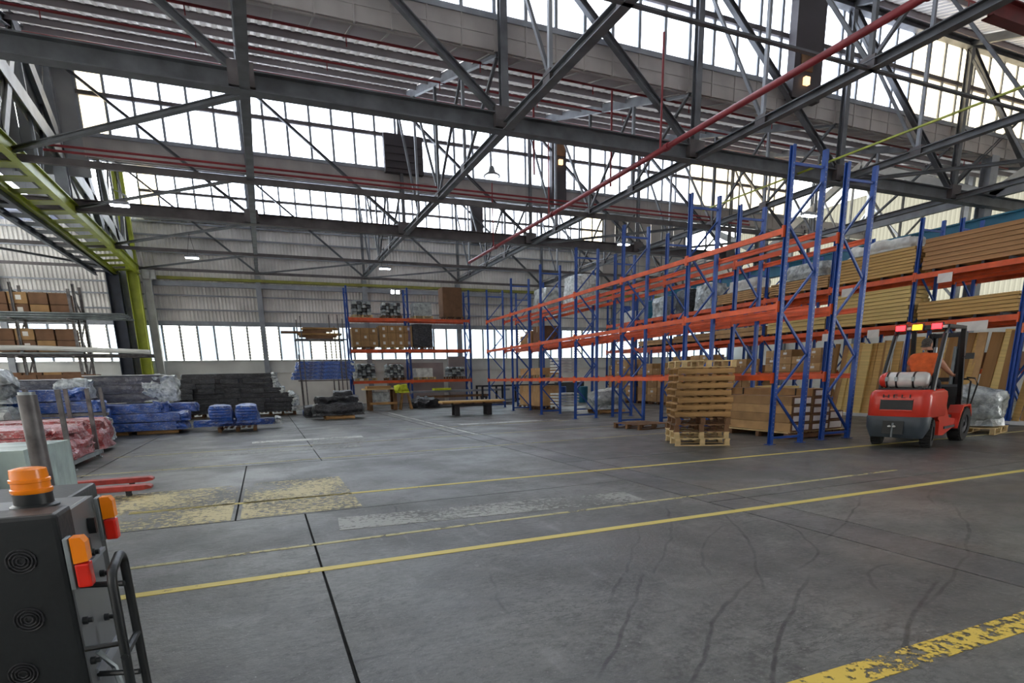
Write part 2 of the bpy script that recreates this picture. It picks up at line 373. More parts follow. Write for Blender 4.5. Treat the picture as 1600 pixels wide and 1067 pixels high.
# ================================================================ SETTING
# ---- floor: cast slabs with open joints
floor = struct('floor')
bx((8, 10, -.08), (64, 62, .12)).build('subfloor', m_joint, floor)
def slab(x0, x1, y0, y1, m=m_conc):
    g = .011; MB().box(x0+g, y0+g, -.05, x1-g, y1-g, 0).build('slab', m, floor)
xl = [-24, -16.5, -9.5]
for rows, xs in (([-16, -8.2, -1.2, 7.12], xl+[.29, 4.87]), ([7.12, 11.9], xl+[-.47, 4.87]), ([11.9, 15.6, 18.8, 25.2, 32.6, 40.4], xl+[-3.1, .9, 4.87])):
    for a, b in zip(rows, rows[1:]):
        for c, d in zip(xs, xs[1:]): slab(c, d, a, b)
for a, b in zip([-16, -8.2, -1.2, 5.35, 9.2, 15.6, 22.4, 29, 40.4], [-8.2, -1.2, 5.35, 9.2, 15.6, 22.4, 29, 40.4]):
    for c, d in zip([5.47, 12.2, 19, 26, 38], [12.2, 19, 26, 38]): slab(c, d, a, b)
for a, b in zip([-16, -1.2, 5.35, 9.2, 15.6, 27], [-1.2, 5.35, 9.2, 15.6, 27, 40.4]): slab(4.87, 5.47, a, b, m_strip)
def line(x0, y0, x1, y1, w, m, name='painted_line'):
    p, q = Vector((x0, y0, 0)), Vector((x1, y1, 0)); d = (q-p).normalized(); a = Vector((-d.y, d.x, 0))*w/2
    MB().add([p-a, q-a, q+a, p+a, (p-a)+Vector((0,0,.004)), (q-a)+Vector((0,0,.004)), (q+a)+Vector((0,0,.004)), (p+a)+Vector((0,0,.004))],
             [(4,5,6,7),(0,1,5,4),(1,2,6,5),(2,3,7,6),(3,0,4,7)]).build(name, m, floor)
line(-8, 4.84, 38, 4.87, .1, m_pl); line(-6, 1.8, 20, 1.8, .17, m_plw); line(-1.7, 8.17, 14, 8.0, .09, m_pl); line(14, 8.0, 34, 8.0, .09, m_plf)
line(-1.3, 5.63, 9, 5.80, .06, m_plf); line(-3.2, 12.15, 9.8, 12.5, .07, m_plf); line(-3.2, 14.9, 10, 15.2, .07, m_plf); line(4, 22.9, 10, 23.0, .08, m_palet)
line(4, 18.0, 9.9, 18.2, .08, m_plf)
line(-2.4, 8.4, -.52, 8.4, 2.5, m_patch, 'painted_patch'); line(-.42, 8.45, .98, 8.45, 2.55, m_patch, 'painted_patch')
line(-.45, 16.55, 2.4, 16.5, .5, m_pale, 'painted_patch'); line(6, 18.75, 9.7, 18.7, .45, m_pale, 'painted_patch'); line(1.0, 15.4, 2.3, 15.35, .9, m_palet, 'painted_patch')
line(-1.6, 14.2, 2.0, 14.2, .5, m_palet, 'painted_patch'); line(5.0, 16, 5.02, 27.8, .2, m_palet); line(5.35, 15, 5.37, 27.8, .12, m_pale)
line(.6, 6.4, 4.3, 6.1, .6, m_palet, 'painted_patch'); line(-1.2, 20, 4.5, 20, .25, m_palet, 'painted_patch')

# ---- shared pieces
PW = 6.4/7
def clerestory(y, ks, name, last=None):
    w_ = struct(name)
    pane_u = MB().box(.035, -.004, GM+.05, PW-.035, .004, GT-.02).mesh('pane', m_glass)
    pane_l = MB().box(.035, -.004, GB+.03, PW-.035, .004, GM-.05).mesh('pane', m_glass)
    py = pane_l.copy(); py.materials[0] = m_glassy; pyu = pane_u.copy(); pyu.materials[0] = m_glassy
    pf = pane_l.copy(); pf.materials[0] = m_frost
    mul = MB().box(-.048, -.05, GB, .048, .05, GT).mesh('mullion', m_steell)
    x0, x1 = ks; n = round((x1-x0)/PW)
    for i in range(n+1): put('mullion', mul, w_, (x0+i*PW, y, 0))
    for z in (GB, GM, GT):
        MB().box(x0, y-.07, z-.07, x1, y+.07, z+.07).build('rail', m_steelb if z == GM else m_steell, w_)
    for i in range(n):
        yel = i < 1 or (i > 30)
        put('pane', pyu if yel else pane_u, w_, (x0+i*PW, y, 0))
        put('pane', py if yel else (pane_l), w_, (x0+i*PW, y, 0))
    return w_
clerestory(16.2, (-5.3, -5.3+41*PW), 'window_1')
clerestory(28.3, (-5.3, -5.3+39*PW), 'window_2')
clerestory(40.3, (-5.3, -5.3+33*PW), 'window_3')
for i, (y, a, b) in enumerate(((4.1, -14, 32.3), (-8, -14, 32.3))):
    n = struct('window_%d' % (i+4))
    for k in range(7):
        MB().box(a+k*6.6, y-.004, GB, a+k*6.6+6.5, y+.004, GT).build('pane', m_glass, n)
    MB().box(a, y-.05, GM-.05, b, y+.05, GM+.05).build('rail', m_steell, n)
n = struct('window_6')   # side aisle clerestory beyond the bulkhead
for k in range(11): MB().box(-20+k*1.15, 40.29, GB-.6, -20+k*1.15+1.1, 40.31, GT).build('pane', m_glass, n)

# ---- saw-tooth ceiling
ceil = struct('ceiling')
SL = (GT+.1-10.05)/12.1
def roofz(dy): return 10.05+SL*dy
def corr(w, ln, pitch, depth, flip=False):
    """trapezoidal sheet, ribs along local y (0..ln), width w along x"""
    m = MB(); n = int(w/pitch); top = []
    for i in range(n):
        x = i*pitch; top += [(x, 0), (x+pitch*.32, 0), (x+pitch*.5, depth), (x+pitch*.82, depth)]
    top.append((n*pitch, 0))
    vs = [(x, 0, z) for x, z in top]+[(x, ln, z) for x, z in top]; k = len(top)
    return m.add(vs, [(i, i+1, k+i+1, k+i) for i in range(k-1)])
rs = corr(6.4, math.hypot(12.3, 12.3*SL), .29, .15).mesh('roof_sheet', m_roof)
rt = corr(6.4, math.hypot(12.3, 12.3*SL), .29, .15).mesh('roof_sheet', m_sky)
pur = MB().chan((0, 0, 0), (6.38, 0, 0), .08, .19, .01).mesh('purlin', m_purlin)
for y in PLANES[:-1]:
    vis = y in (4.1, 16.2)
    for k, x in enumerate([-12.5]+XN):
        put('roof_sheet', rs, ceil, (x, y+.02, 10.05+.2), (math.atan(SL), 0, 0))
        if not vis: continue
        for j in range(7):
            dy = 1.8+j*1.62
            put('purlin', pur, ceil, (x, y+dy, roofz(dy)+.11), (math.atan(SL), 0, 0))
    if not vis:
        for j in range(4): MB().box(-14, y+2+j*3, roofz(2+j*3)-.02, 38, y+2.1+j*3, roofz(2+j*3)+.24).build('purlin', m_purlin, ceil)
# gutter fascia and sloping lining panels
fp = MB().box(.008, -.03, 10.03, PW-.008, .03, GB-.06); fp.box(.0, -.045, 10.38, PW, -.03, 10.42); fpm = fp.mesh('fascia_panel', m_fascia)
fb = MB().box(-.02, -.06, 10.0, .02, .0, GB-.04).mesh('batten', m_fascia)
lp = MB().prof((.01, 0, 0), (PW-.01, 0, 0), [(0, -.01), (-1.75, .50-.01), (-1.75, .53), (0, .02)]).mesh('lining_panel', m_lining)
bt = MB().bar((0, .0, -.02), (0, 1.75, .48), .05, .04).mesh('batten', m_fascia)
for y in (4.1, 16.2, 28.3):
    n = 41 if y < 28 else 39
    for i in range(n):
        x = -5.3+i*PW
        put('fascia_panel', fpm, ceil, (x, y, 0))
        put('lining_panel', lp, ceil, (x, y, 10.04)); 
        put('batten', bt, ceil, (x, y, 10.04)); put('batten', fb, ceil, (x, y, 0))
for y in (4.1, 16.2, 28.3):
    MB().box(-5.3, y-.13, GT+.03, 33, y-.02, GT+.16).build('ridge_rail', m_steell, ceil)
    MB().box(-14, y-.16, GT+.2, 38, y+.16, GT+.55).build('ridge_beam', m_steel, ceil)
    MB().box(-14, y+.05, 10.0, 38, y+.12, 10.8).build('gutter_back', m_fascia, ceil)
    for i in range(8): MB().box(-13.2+i*1.0, y-.02, 9.3, -12.22+i*1.0, y+.03, 13.7).build('closing_panel', m_gable, ceil)
for y in (-20.1, -8): MB().box(-14, y-.04, 10.0, 38, y+.04, 10.8).build('gutter_back', m_fascia, ceil)
MB().box(-14, 40.2, GT, 38, 40.5, GT+.6).build('ridge_beam', m_steel, ceil)

# ---- far wall: masonry, low windows, girts, corrugated cladding
wb = struct('wall_back')
MB().box(-30, 40.32, -.05, 38, 40.6, 2.87).build('masonry', m_cream, wb)
for k in range(-4, 7):
    x = .3+6.4*k
    MB().box(x+.12, 40.22, 2.12, x+6.28, 40.5, 2.85).build('sill_panel', m_band, wb)
    MB().box(x+.12, 40.14, 2.85, x+6.28, 40.3, 2.93).build('window_sill', m_white, wb)
    MB().box(x+.12, 40.2, 4.93, x+6.28, 40.4, 5.2).build('lintel', m_steell, wb)
    # window bay: seven panes, some of them louvres
    wn = struct('window_%d' % (k+11)); n_ = 7
    for i in range(n_+1): MB().box(x+i*PW-.05, 40.26, 2.93, x+i*PW+.05, 40.38, 4.93).build('mullion', m_steell, wn)
    for i in range(n_):
        a = x+i*PW+.03; b = x+(i+1)*PW-.03
        if (i+k*2) % 4 in (0, 3) and k < 1 or (i*5+k) % 9 == 0:
            lv = MB()
            for j in range(11): lv.add([(a, 40.30, 2.97+j*.178), (b, 40.30, 2.97+j*.178), (b, 40.36, 3.13+j*.178), (a, 40.36, 3.13+j*.178)], [(0, 1, 2, 3)])
            lv.build('louvre', m_translc, wn)
        else:
            MB().box(a, 40.31, 2.95, b, 40.32, 4.92).build('pane', m_frost if (i+k) % 3 else m_lowg, wn)
cs = corr(6.4, 2.86, .2, .045)
sheet = MB(); sheet.v = [(x, z, y) for x, y, z in cs.v]; sheet.f = cs.f; shm = sheet.mesh('wall_sheet', m_sheet)
for k in range(-4, 6):
    x = .3+6.4*k
    for z in (5.15, 8.0):
        if k == -1 and False: continue
        put('wall_sheet', shm, wb, (x, 40.32, z))
for z in (5.85, 6.66, 7.3, 9.0, 9.9, 10.6):
    MB().box(-30, 40.22, z-.04, 32.3, 40.3, z+.04).build('girt', m_steell, wb)
MB().box(-5.4, 40.0, 7.15, 32, 40.2, 7.4).build('rail_beam', m_steell, wb)
MB().box(-5.2, 39.95, 7.5, 32, 40.15, 7.66).build('crane_rail', m_olive, wb)
for k in range(-4, 7):
    x = .3+6.4*k
    if k == -1: continue
    MB().ibeam((x, 40.1, 0), (x, 40.1, 7.9), .3, .25, .02, up=(0, 1, 0)).build('column', m_steell, wb)
# panels closing the far wall beside the last clerestory bay
for i in range(7): MB().box(24.9+i*1.1, 40.25, 8.3, 25.96+i*1.1, 40.32, GT).build('closing_panel', m_fascia, wb)
# ---- right side: light cream sheeting wall, bracing, side roof with translucent strips
wr = struct('wall_right')
c2 = corr(6.0, 7.6, .25, .05); s2 = MB(); s2.v = [(z, x, y) for x, y, z in c2.v]; s2.f = c2.f; s2m = s2.mesh('wall_sheet', m_transl)
s2g = s2m.copy(); s2g.materials[0] = m_sheet
for k in range(8):
    y = -8+6.05*k
    put('wall_sheet', s2m if k > 1 else s2g, wr, (38, y, 5.2))
    MB().box(38, y, 0, 38.3, y+6, 5.2).build('masonry', m_cream, wr)
    MB().box(37.7, y-.15, 0, 37.95, y+.15, 13).build('column', m_steell, wr)
for z in (5.3, 6.6, 8., 9.4, 11.): MB().box(37.85, -8, z-.06, 37.97, 40.3, z+.06).build('girt', m_steelb, wr)
for k in range(3):
    y = 10+k*12.1
    MB().bar((37.8, y, 5.3), (37.8, y+6, 12), .15, .1).build('brace', m_steell, wr); MB().bar((37.8, y+12, 5.3), (37.8, y+6, 12), .15, .1).build('brace', m_steell, wr)
for k in range(5): MB().box(38, -8+k*9.7, 12.8, 38.1, 1.6+k*9.7, 14).build('wall_sheet', m_sheet, wr)
# ---- left side: bulkhead between the aisles (open below)
wl = struct('wall_left')
for i in range(28):
    y = 6.2+i*1.21; dy = (y-4.1) % 12.1; t = roofz(dy)+.35; t2 = roofz(min(dy+1.21, 12.1))+.35
    MB().prism([(y+.01, 8.8), (y+1.2, 8.8), (y+1.2, t2), (y+.01, t)], -7.62, -7.56, 'x').build('bulkhead_panel', m_gable, wl)
MB().box(-30.2, -16, 0, -30, 40.3, 14).build('masonry', m_fascia, wl)
wf = struct('wall_front'); MB().box(-30, -16.3, 0, 38, -16, 14).build('masonry', m_fascia, wf)
for y in PLANES[1:-1]:   # side aisle roof
    MB().prism([(y, 10.4), (y+12.0, 13.7), (y+12.0, 13.8), (y, 10.5)], -30, -13, 'x').build('roof_sheet', m_sheet, ceil)
# outside ground
yard = struct('floor_2'); MB().box(-80, 40.7, -.3, 110, 160, -.2).build('yard_slab', m_band, yard)

# ================================================================ ROOF STEELWORK
def node_box(p, par, s=(.5, .3, .42)): bx(p, s).build('gusset_plate', m_steelb, par)
cross_lbl = {4.1: 'slate steel cross truss overhead, nearest to the forklift aisle and mostly above view',
             16.2: 'broad slate steel cross truss across the near end of the racks', 28.3: 'slate steel cross truss under the second band of high windows',
             40.3: 'slate steel end truss lying along the far corrugated wall'}
for y in (4.1, 16.2, 28.3, 40.3):
    yy = y-.3 if y < 40 else y-.45
    t = thing('cross_truss', cross_lbl[y], 'roof truss', (XN[0], yy, 8))
    def L(x, z, dy=0): return (x-XN[0], dy, z-8)
    big = y < 40
    if y == 4.1: ks = range(3, 6)
    else: ks = range(-1, 6)
    for k in ks:
        a = XN[k] if k >= 0 else XN[0]-6.4; b = a+6.4
        h = .42 if big else .12
        m = MB()
        if big: m.ibeam(L(a, 8.2), L(b, 8.2), .34, h, .03)
        else: m.bar(L(a, 8.0), L(b, 8.0), .12, .14)
        m.build('bottom_chord', m_steel if y < 28 else m_steelb, t)
        if k < 0: continue
        MB().ibeam(L(a, 13.4), L(b, 13.4), .25, .22, .02).build('top_chord', m_steel, t)
        hz = 8.3 if big else 8.05
        if True:
            MB().ibeam(L(b, hz), L(a, 13.35), .17 if y < 20 else .13, .17 if y < 20 else .1, .02).build('diagonal', m_steel, t)
        MB().ibeam(L(b, 8.1), L(b, 13.4), .2 if y < 20 else .14, .2 if y < 20 else .14, .02, up=(0, 1, 0)).build('post', m_steel, t)
        if big: node_box(L(b-.05, 8.3), t, (.55, .4, .5)); 
        else: node_box(L(b, 8.05), t, (.25, .2, .2))
    if y > 5: MB().ibeam(L(XN[0], 8.1), L(XN[0], 13.4), .4, .35, .03, up=(0, 1, 0)).build('post', m_steell, t)
    if y > 5: node_box(L(XN[0], 8.3), t)
# longitudinal trusses between the cross trusses
names = ['beside the green crane beam', 'above the left aisle', 'above the middle of the open floor', 'over the front of the blue racking', 'over the timber racking', 'beyond the timber racking', 'by the pale side wall']
bay = {4.1: 'near bay', 16.2: 'middle bay', 28.3: 'far bay'}
for k, x in enumerate(XN):
    for y in (4.1, 16.2, 28.3):
        if y == 4.1 and k < 1: continue
        t = thing('long_truss', 'dark steel lengthwise roof truss %s, %s' % (names[k], bay[y]), 'roof truss', (x, y, 8))
        w_ = .13 if y == 28.3 else .17
        MB().ibeam((0, 0, .1), (0, 12.1, .1), w_+.05, .2, .025).build('bottom_chord', m_steel, t)
        if y == 28.3: MB().tube([(0, 0, .35), (0, 11.6, .35)], .03, 6).build('conduit', m_steell, t)
        MB().chan((0, 0, 2.05), (0, 12.1, 2.05+12.1*SL), .14, .26, .02).build('top_chord', m_steell if k < 4 else m_steel, t)
        for j in range(1, 4):
            dy = j*3.025; MB().bar((0, dy, .1), (0, dy, 2.05+dy*SL), .09, .1).build('hanger', m_steell if j != 2 else m_steel, t)
        for a, b in ((0, 1), (1, 2), (3, 2), (4, 3)):
            MB().bar((0, a*3.025, 2.05+a*3.025*SL), (0, b*3.025, .15), .08, .08).build('diagonal', m_steel, t)
            if a == 1 or a == 4: continue
        for j in range(1, 4): node_box((0, j*3.025, .15), t, (.2, .35, .25))
# ties and wind bracing at bottom chord level
for y, nm in ((10.15, 'near'), (22.25, 'middle'), (34.3, 'far')):
    t = thing('tie_beam', 'thin dark steel tie beam crossing the %s roof bay' % nm, 'beam', (XN[0], y, 8))
    for k in range(-2 if y > 16 else 1, 6):
        a = 6.4*k
        if y < 16: MB().angle((a, 0, .0), (a+6.4, 0, .0), .1).build('tie_length', m_steel, t)
        else: MB().bar((a, 0, 0), (a+6.4, 0, 0), .14, .18 if y < 30 else .14).build('tie_length', m_steelb, t)
def brace(p, q, lbl, w_=.13, m=None):
    p, q = Vector(p), Vector(q)
    o = MB().ibeam((0, 0, 0), q-p, w_, w_*.8, .02).build('wind_brace', m or m_steel); o.location = p
    tag(o, lbl, 'brace')
brace((.3, 16.2, 8.1), (-5.9, 22.0, 8.1), 'dark flat brace from nearest cross truss down to green crane beam', .15)
brace((.3, 22.25, 8.1), (-5.9, 28.0, 8.1), 'dark flat brace meeting the green crane beam below left high windows', .1)
brace((.3, 28.3, 8.1), (-5.9, 34.2, 8.1), 'dark flat brace from second cross truss to far end of green crane beam', .12)
brace((.3, 34.3, 8.0), (-5.9, 40.0, 8.0), 'thin dark brace at the top of the white corner column', .1)
brace((.3, 40, 8.0), (6.7, 34.3, 8.0), 'thin dark brace rising right along far wall above lamp', .1)
brace((6.7, 39.9, 8.0), (13.1, 34.3, 8.0), 'thin dark brace along the far wall above the back rack', .1)
brace((-12.4, 22.25, 8.0), (-7.4, 28.0, 8.0), 'upper dark brace in the left aisle above stacked cartons', .14)
brace((-12.4, 34.3, 8.0), (-7.4, 39.9, 8.0), 'lower dark brace in the left aisle ending at the navy column', .12)
brace((13.1, 28.3, 8.1), (19.5, 22.25, 8.1), 'dark brace crossing above the far uprights of the racking', .12)
brace((19.5, 28.3, 8.1), (25.9, 22.25, 8.1), 'dark brace above the far timber bays', .12)
brace((19.5, 16.2, 8.1), (25.9, 10.2, 8.1), 'dark brace above the near timber bay', .13)
brace((25.9, 16.2, 8.3), (32.3, 16.2, 13.3), 'dark brace rising to the right high windows', .15)
o = MB().bar((0, 0, 0), (.1, -14, 0), .06, .05).build('crane_bar', m_green); o.location = (17.5, 20.5, 8.12); tag(o, 'yellow green bar sloping up right above the racks', 'bar')
# red fire main and sprinkler lines
t = thing('fire_main', 'thick red fire main pipe rising from far left to upper right', 'pipe', (11.0, 4.5, 7.7))
MB().tube([(0, 0, 0), (0, 27, 0)], .075, 12).build('pipe', m_red, t)
for j in (3, 10, 17, 23):
    MB().tube([(0, j-.09, 0), (0, j+.09, 0)], .1, 12).build('coupling', m_red, t)
    MB().tube([(0, j+.3, .05), (0, j+.3, 2.9)], .03, 8).build('riser', m_red, t)
for y0, nm in ((4.1, 'near'), (16.2, 'middle')):
    for dy, rn in ((1.15, 'lowest'), (5.1, 'central'), (9.3, 'highest')):
        t = thing('sprinkler_line', 'long thin red sprinkler pipe under %s roof bay, %s of the three' % (nm, rn), 'pipe', (-6.0, y0+dy, roofz(dy)-.12))
        MB().tube([(0, 0, 0), (38, 0, 0)], .032, 6).build('pipe', m_red, t)
        for j in range(10): MB().tube([(1.5+j*3.7, 0, -.02), (1.5+j*3.7, 0, -.24)], .016, 5).build('sprinkler_head', m_red, t)
for i, (x, z0, z1) in enumerate(((9.0, 8.1, 11.1), (12.1, 8.1, 11.2), (1.9, 12, 13))):
    o = MB().tube([(0, 0, 0), (0, 0, z1-z0)], .035, 8).build('sprinkler_drop', m_red); o.location = (x, 18.9+i*.2, z0)
    tag(o, ['left of two red drop pipes above the near cross truss', 'right of two red drop pipes above the near cross truss', 'short red drop pipe high in left roof bay'][i], 'pipe')
t = thing('pipe_run', 'pair of pinkish red pipes laid on the middle tie beam', 'pipe', (-5.2, 22.3, 8.3))
for dz in (0, .17): MB().tube([(0, dz*.5, dz), (27, dz*.5, dz)], .035, 6).build('pipe', m_red, t)
o = MB().ibeam((0, 0, 0), (16, 0, 0), .3, .5, .03).build('red_beam', m_redbeam); o.location = (18.4, 11.0, 10.7); tag(o, 'deep red steel beam in the top right corner', 'beam')
# crane girder in teal and right-hand dividing girder
t = thing('crane_girder', 'teal blue crane girder behind the timber racking', 'crane beam', (28, 6, 6.95))
MB().box(-.15, 0, 0, .15, 30, .5).build('web', m_teal, t); MB().box(-.28, 0, .5, .28, 30, .56).build('top_flange', m_teal, t); MB().box(-.22, 0, -.05, .22, 30, 0).build('bottom_flange', m_teal, t)
for j, y in enumerate((16.2, 28.3)):
    t = thing('side_column', 'pale grey steel column behind the teal girder, %s one' % ('nearer', 'farther')[j], 'column', (28.6, y, 0))
    MB().ibeam((0, 0, 0), (0, 0, 10), .5, .4, .03, up=(0, 1, 0)).build('shaft', m_steell, t); MB().box(-.6, -.25, 6.3, .1, .25, 6.9).build('bracket', m_steell, t)
t = thing('side_girder', 'white painted raking girder below the right end of the near window band', 'girder', (28.6, 10, 8.5))
for a, b in (((0, 0, 3), (0, 6, 0)), ((0, 6, 0), (0, 12, 3)), ((0, 12, 3), (0, 18, 0)), ((0, 18, 0), (0, 24, 3))): MB().bar(a, b, .2, .35).build('web_member', m_white, t)
MB().bar((0, 0, 0), (0, 28, 0), .2, .3).build('bottom_chord', m_steell, t)
# ---- green crane beam and column group at the left
t = thing('crane_beam', 'lime green laced crane beam running to the far left corner', 'crane beam', (-6.4, 12, 7.75))
MB().ibeam((.55, 0, .45), (.55, 27.6, .1), .22, .45, .03).build('outer_chord', m_green, t)
MB().ibeam((-.5, 0, .1), (-.5, 27.6, -.1), .16, .22, .02).build('inner_chord', m_green, t)
for j in range(22):
    y = .3+j*1.27; m = MB().bar((.5, y, .18-j*.007), (-.5, y, .1-j*.007), .55, .02)
    m.build('lacing_plate', m_green, t)
t = thing('aisle_beam', 'dark navy laced beam left of the green crane beam', 'crane beam', (-7.5, 12, 7.6))
MB().ibeam((.45, 0, 0), (.45, 27.6, 0), .14, .25, .02).build('outer_chord', m_navy, t)
MB().ibeam((-.35, 0, 0), (-.35, 27.6, 0), .14, .25, .02).build('inner_chord', m_navy, t)
for j in range(22):
    y = .3+j*1.27; MB().bar((.4, y, .02), (-.35, y, .02), .6, .02).build('lacing_plate', m_navy, t)
def ccol(x, y, w_, d, h, m, name, lbl, cap=None):
    t = thing(name, lbl, 'column', (x, y, 0))
    MB().ibeam((0, 0, 0), (0, 0, h), d, w_, .035, up=(1, 0, 0)).build('shaft', m, t)
    MB().box(-w_/2-.06, -d/2-.06, 0, w_/2+.06, d/2+.06, .05).build('base_plate', m, t)
    if cap: MB().box(-w_/2, -d/2, h-.5, w_/2+.25, d/2, h).build('bracket', m, t)
    return t
t = ccol(-6.12, 39.5, .52, .5, 7.8, m_green, 'crane_column', 'lime green steel column in the far left corner')
MB().tube([(.3, -.28, .3), (.3, -.28, 7.5)], .05, 8).build('conduit', m_green, t)
MB().box(-.26, -.25, 7.8, -.05, .25, 12.9).build('shaft_extension', m_green, t); MB().box(.12, -.2, 7.8, .3, .2, 12.9).build('shaft_extension', m_green, t)
ccol(-5.5, 39.75, .42, .4, 7.9, m_white, 'wall_column', 'white steel column right of the lime green one', 1)
ccol(-7.05, 39.4, .62, .5, 7.7, m_navy, 'aisle_column', 'dark navy steel column left of the lime green one')
ccol(-6.6, 39.8, .3, .3, 7.8, m_steell, 'infill_column', 'narrow grey column between navy and lime green columns')
t = thing('valley_girder', 'big off white lattice girder above the green crane beam', 'girder', (-6.05, 12, 8))
def vb(a, b, w_=.25, h=.55, m=m_white): MB().ibeam((0, a[0]-12, a[1]-8), (0, b[0]-12, b[1]-8), h, w_, .03, up=(1, 0, 0)).build('web_member', m, t)
vb((39.8, 8.4), (15, 11.6)); vb((28.3, 10.1), (24.6, 12.8), m=m_steell); vb((33, 8.6), (30, 12.2), m=m_steell); vb((22, 9.2), (17.5, 13)); vb((22.2, 8.6), (25, 12.6), .16, .26); vb((36, 8.6), (34, 13)); vb((38, 8.4), (39.6, 12.8), .14, .2)
MB().bar((0, 2, .3), (0, 27.5, .1), .12, .14).build('bottom_chord', m_steell, t)
for j, y in enumerate((29.2, 31.6, 35.8)):
    o = MB().tube([(-.15, 0, .1), (.1, 0, 0), (.28, -.02, -.12), (.3, -.05, -.28)], [.02, .03, .06, .11], 10).build('floodlight', m_white); o.location = (-5.6, y, 11.9-j*.55)
    tag(o, 'small white floodlight on the left girder, %s from the near end' % ORD[j], 'lamp')
# dark ducts / boxes in the window bands
def duct(x0, x1, y, z0, z1, lbl, warm=None, nslat=0):
    t = thing('ventilation_duct', lbl, 'duct', ((x0+x1)/2, y-.1, z0)); w_ = (x1-x0)/2
    MB().box(-w_, -.25, 0, w_, .05, z1-z0).build('casing', m_darkbox, t)
    for j in range(nslat): MB().box(-w_+.05, -.29, .15+j*.3, w_-.05, -.25, .3+j*.3).build('slat', m_darkbox, t)
    if warm: MB().cbox((warm[0], -.3, warm[1]), (.2, .12, .22)).build('exit_lamp', e_warm, t); MB().cbox((warm[0], -.27, warm[1]+.55), (.5, .06, .5)).build('fan_panel', m_palletd, t)
duct(5.96, 7.7, 28.2, 10.6, 12.15, 'wide dark louvre box set in the second window band', None, 4)
duct(14.25, 15.05, 28.2, 10.0, 13.3, 'tall dark duct in second window band with small glowing lamp', (.05, 1.9))
duct(16.85, 18.1, 16.1, 10.3, 13.45, 'broad dark duct in the nearest high window band', (-.1, .5))
duct(14.2, 15.05, 40.2, 10.7, 13.3, 'narrow dark duct in the farthest window band')
# ---- lamps
def highbay(p, lbl, ln=.55, pend=1.0):
    t = thing('ceiling_lamp', lbl, 'lamp', p)
    MB().box(-ln/2, -.12, .0, ln/2, .12, .1).build('housing', m_steell, t)
    MB().box(-ln/2+.02, -.1, -.03, ln/2-.02, .1, .0).build('diffuser', e_lamp, t)
    for s in (-1, 1): MB().tube([(s*ln*.3, 0, .1), (0, 0, pend)], .008, 4).build('hanger', m_dark, t)
highbay((-2.35, 30.4, 7.0), 'white highbay lamp hanging before the far wall, left part'); highbay((6.2, 30.6, 7.0), 'white highbay lamp over the back rack, upper of the pair')
highbay((-3.7, 23.5, 7.25), 'white highbay lamp beside the green crane beam'); highbay((15.5, 23.3, 7.25), 'white highbay lamp above the middle rack uprights')
highbay((18.7, 16.3, 7.0), 'long white lamp hanging among the near rack uprights', .6, .9)
for j, x in enumerate((8.45, 8.8)):
    t = thing('floodlight', 'small bright floodlight on the far wall, %s of two' % ('left', 'right')[j], 'lamp', (x, 39.7, 7.2))
    MB().box(-.12, 0, -.12, .12, .1, .12).build('housing', m_steell, t); MB().box(-.1, -.03, -.1, .1, 0, .1).build('diffuser', e_lamp, t); MB().bar((0, .1, 0), (0, .5, .15), .04).build('bracket', m_steell, t)
t = thing('pendant_lamp', 'round tin pendant lamp hanging in front of the second window band', 'lamp', (8.0, 20.2, 8.35))
MB().lathe([(.06, .3), (.09, .25), (.12, .12), (.28, .02), (.3, -.03), (.28, -.03)], n=16).build('shade', m_steell, t); MB().lathe([(.2, -.06), (.24, -.02), (.1, 0)], n=12).build('bulb', e_lamp, t)
MB().tube([(0, 0, .3), (.05, 0, .8), (-.02, 0, 1.5), (0, 0, 3.2)], .01, 5).build('cord', m_dark, t)

# ================================================================ GOODS HELPERS
import bmesh
from mathutils import noise as mnoise
def blob(sx, sy, sz, seed=0, amp=.05, cuts=7, rnd=.35, droop=0):
    """rounded lumpy wrapped mass sitting on z=0, centred in x and y"""
    b = bmesh.new(); bmesh.ops.create_cube(b, size=1); bmesh.ops.subdivide_edges(b, edges=list(b.edges), cuts=cuts, use_grid_fill=True)
    for v in b.verts:
        p = v.co*2; q = p.normalized()*max(abs(p.x), abs(p.y), abs(p.z)); s = p.lerp(Vector((p.x*math.sqrt(max(0, 1-p.y*p.y/2-p.z*p.z/2+p.y*p.y*p.z*p.z/3)), p.y*math.sqrt(max(0, 1-p.x*p.x/2-p.z*p.z/2+p.x*p.x*p.z*p.z/3)), p.z*math.sqrt(max(0, 1-p.x*p.x/2-p.y*p.y/2+p.x*p.x*p.y*p.y/3)))), rnd if p.z > -.9 else rnd*.3)
        c = Vector((s.x*sx/2, s.y*sy/2, (s.z+1)*sz/2))
        n = mnoise.noise_vector(Vector((c.x*2.2+seed*7.1, c.y*2.2, c.z*3.5)))*amp+mnoise.noise_vector(Vector((c.x*7+seed, c.y*7, c.z*9)))*amp*.5
        if p.z < -.95: n.z = 0
        v.co = c+n
    m = MB(); m.v = [tuple(v.co) for v in b.verts]; b.verts.index_update(); m.f = [tuple(v.index for v in f.verts) for f in b.faces]; b.free()
    m.sm = True
    return m
def place(o, loc, rz=0, label=None, cat=None, group=None):
    o.location = loc; o.rotation_euler = (0, 0, rz); return tag(o, label, cat, group)

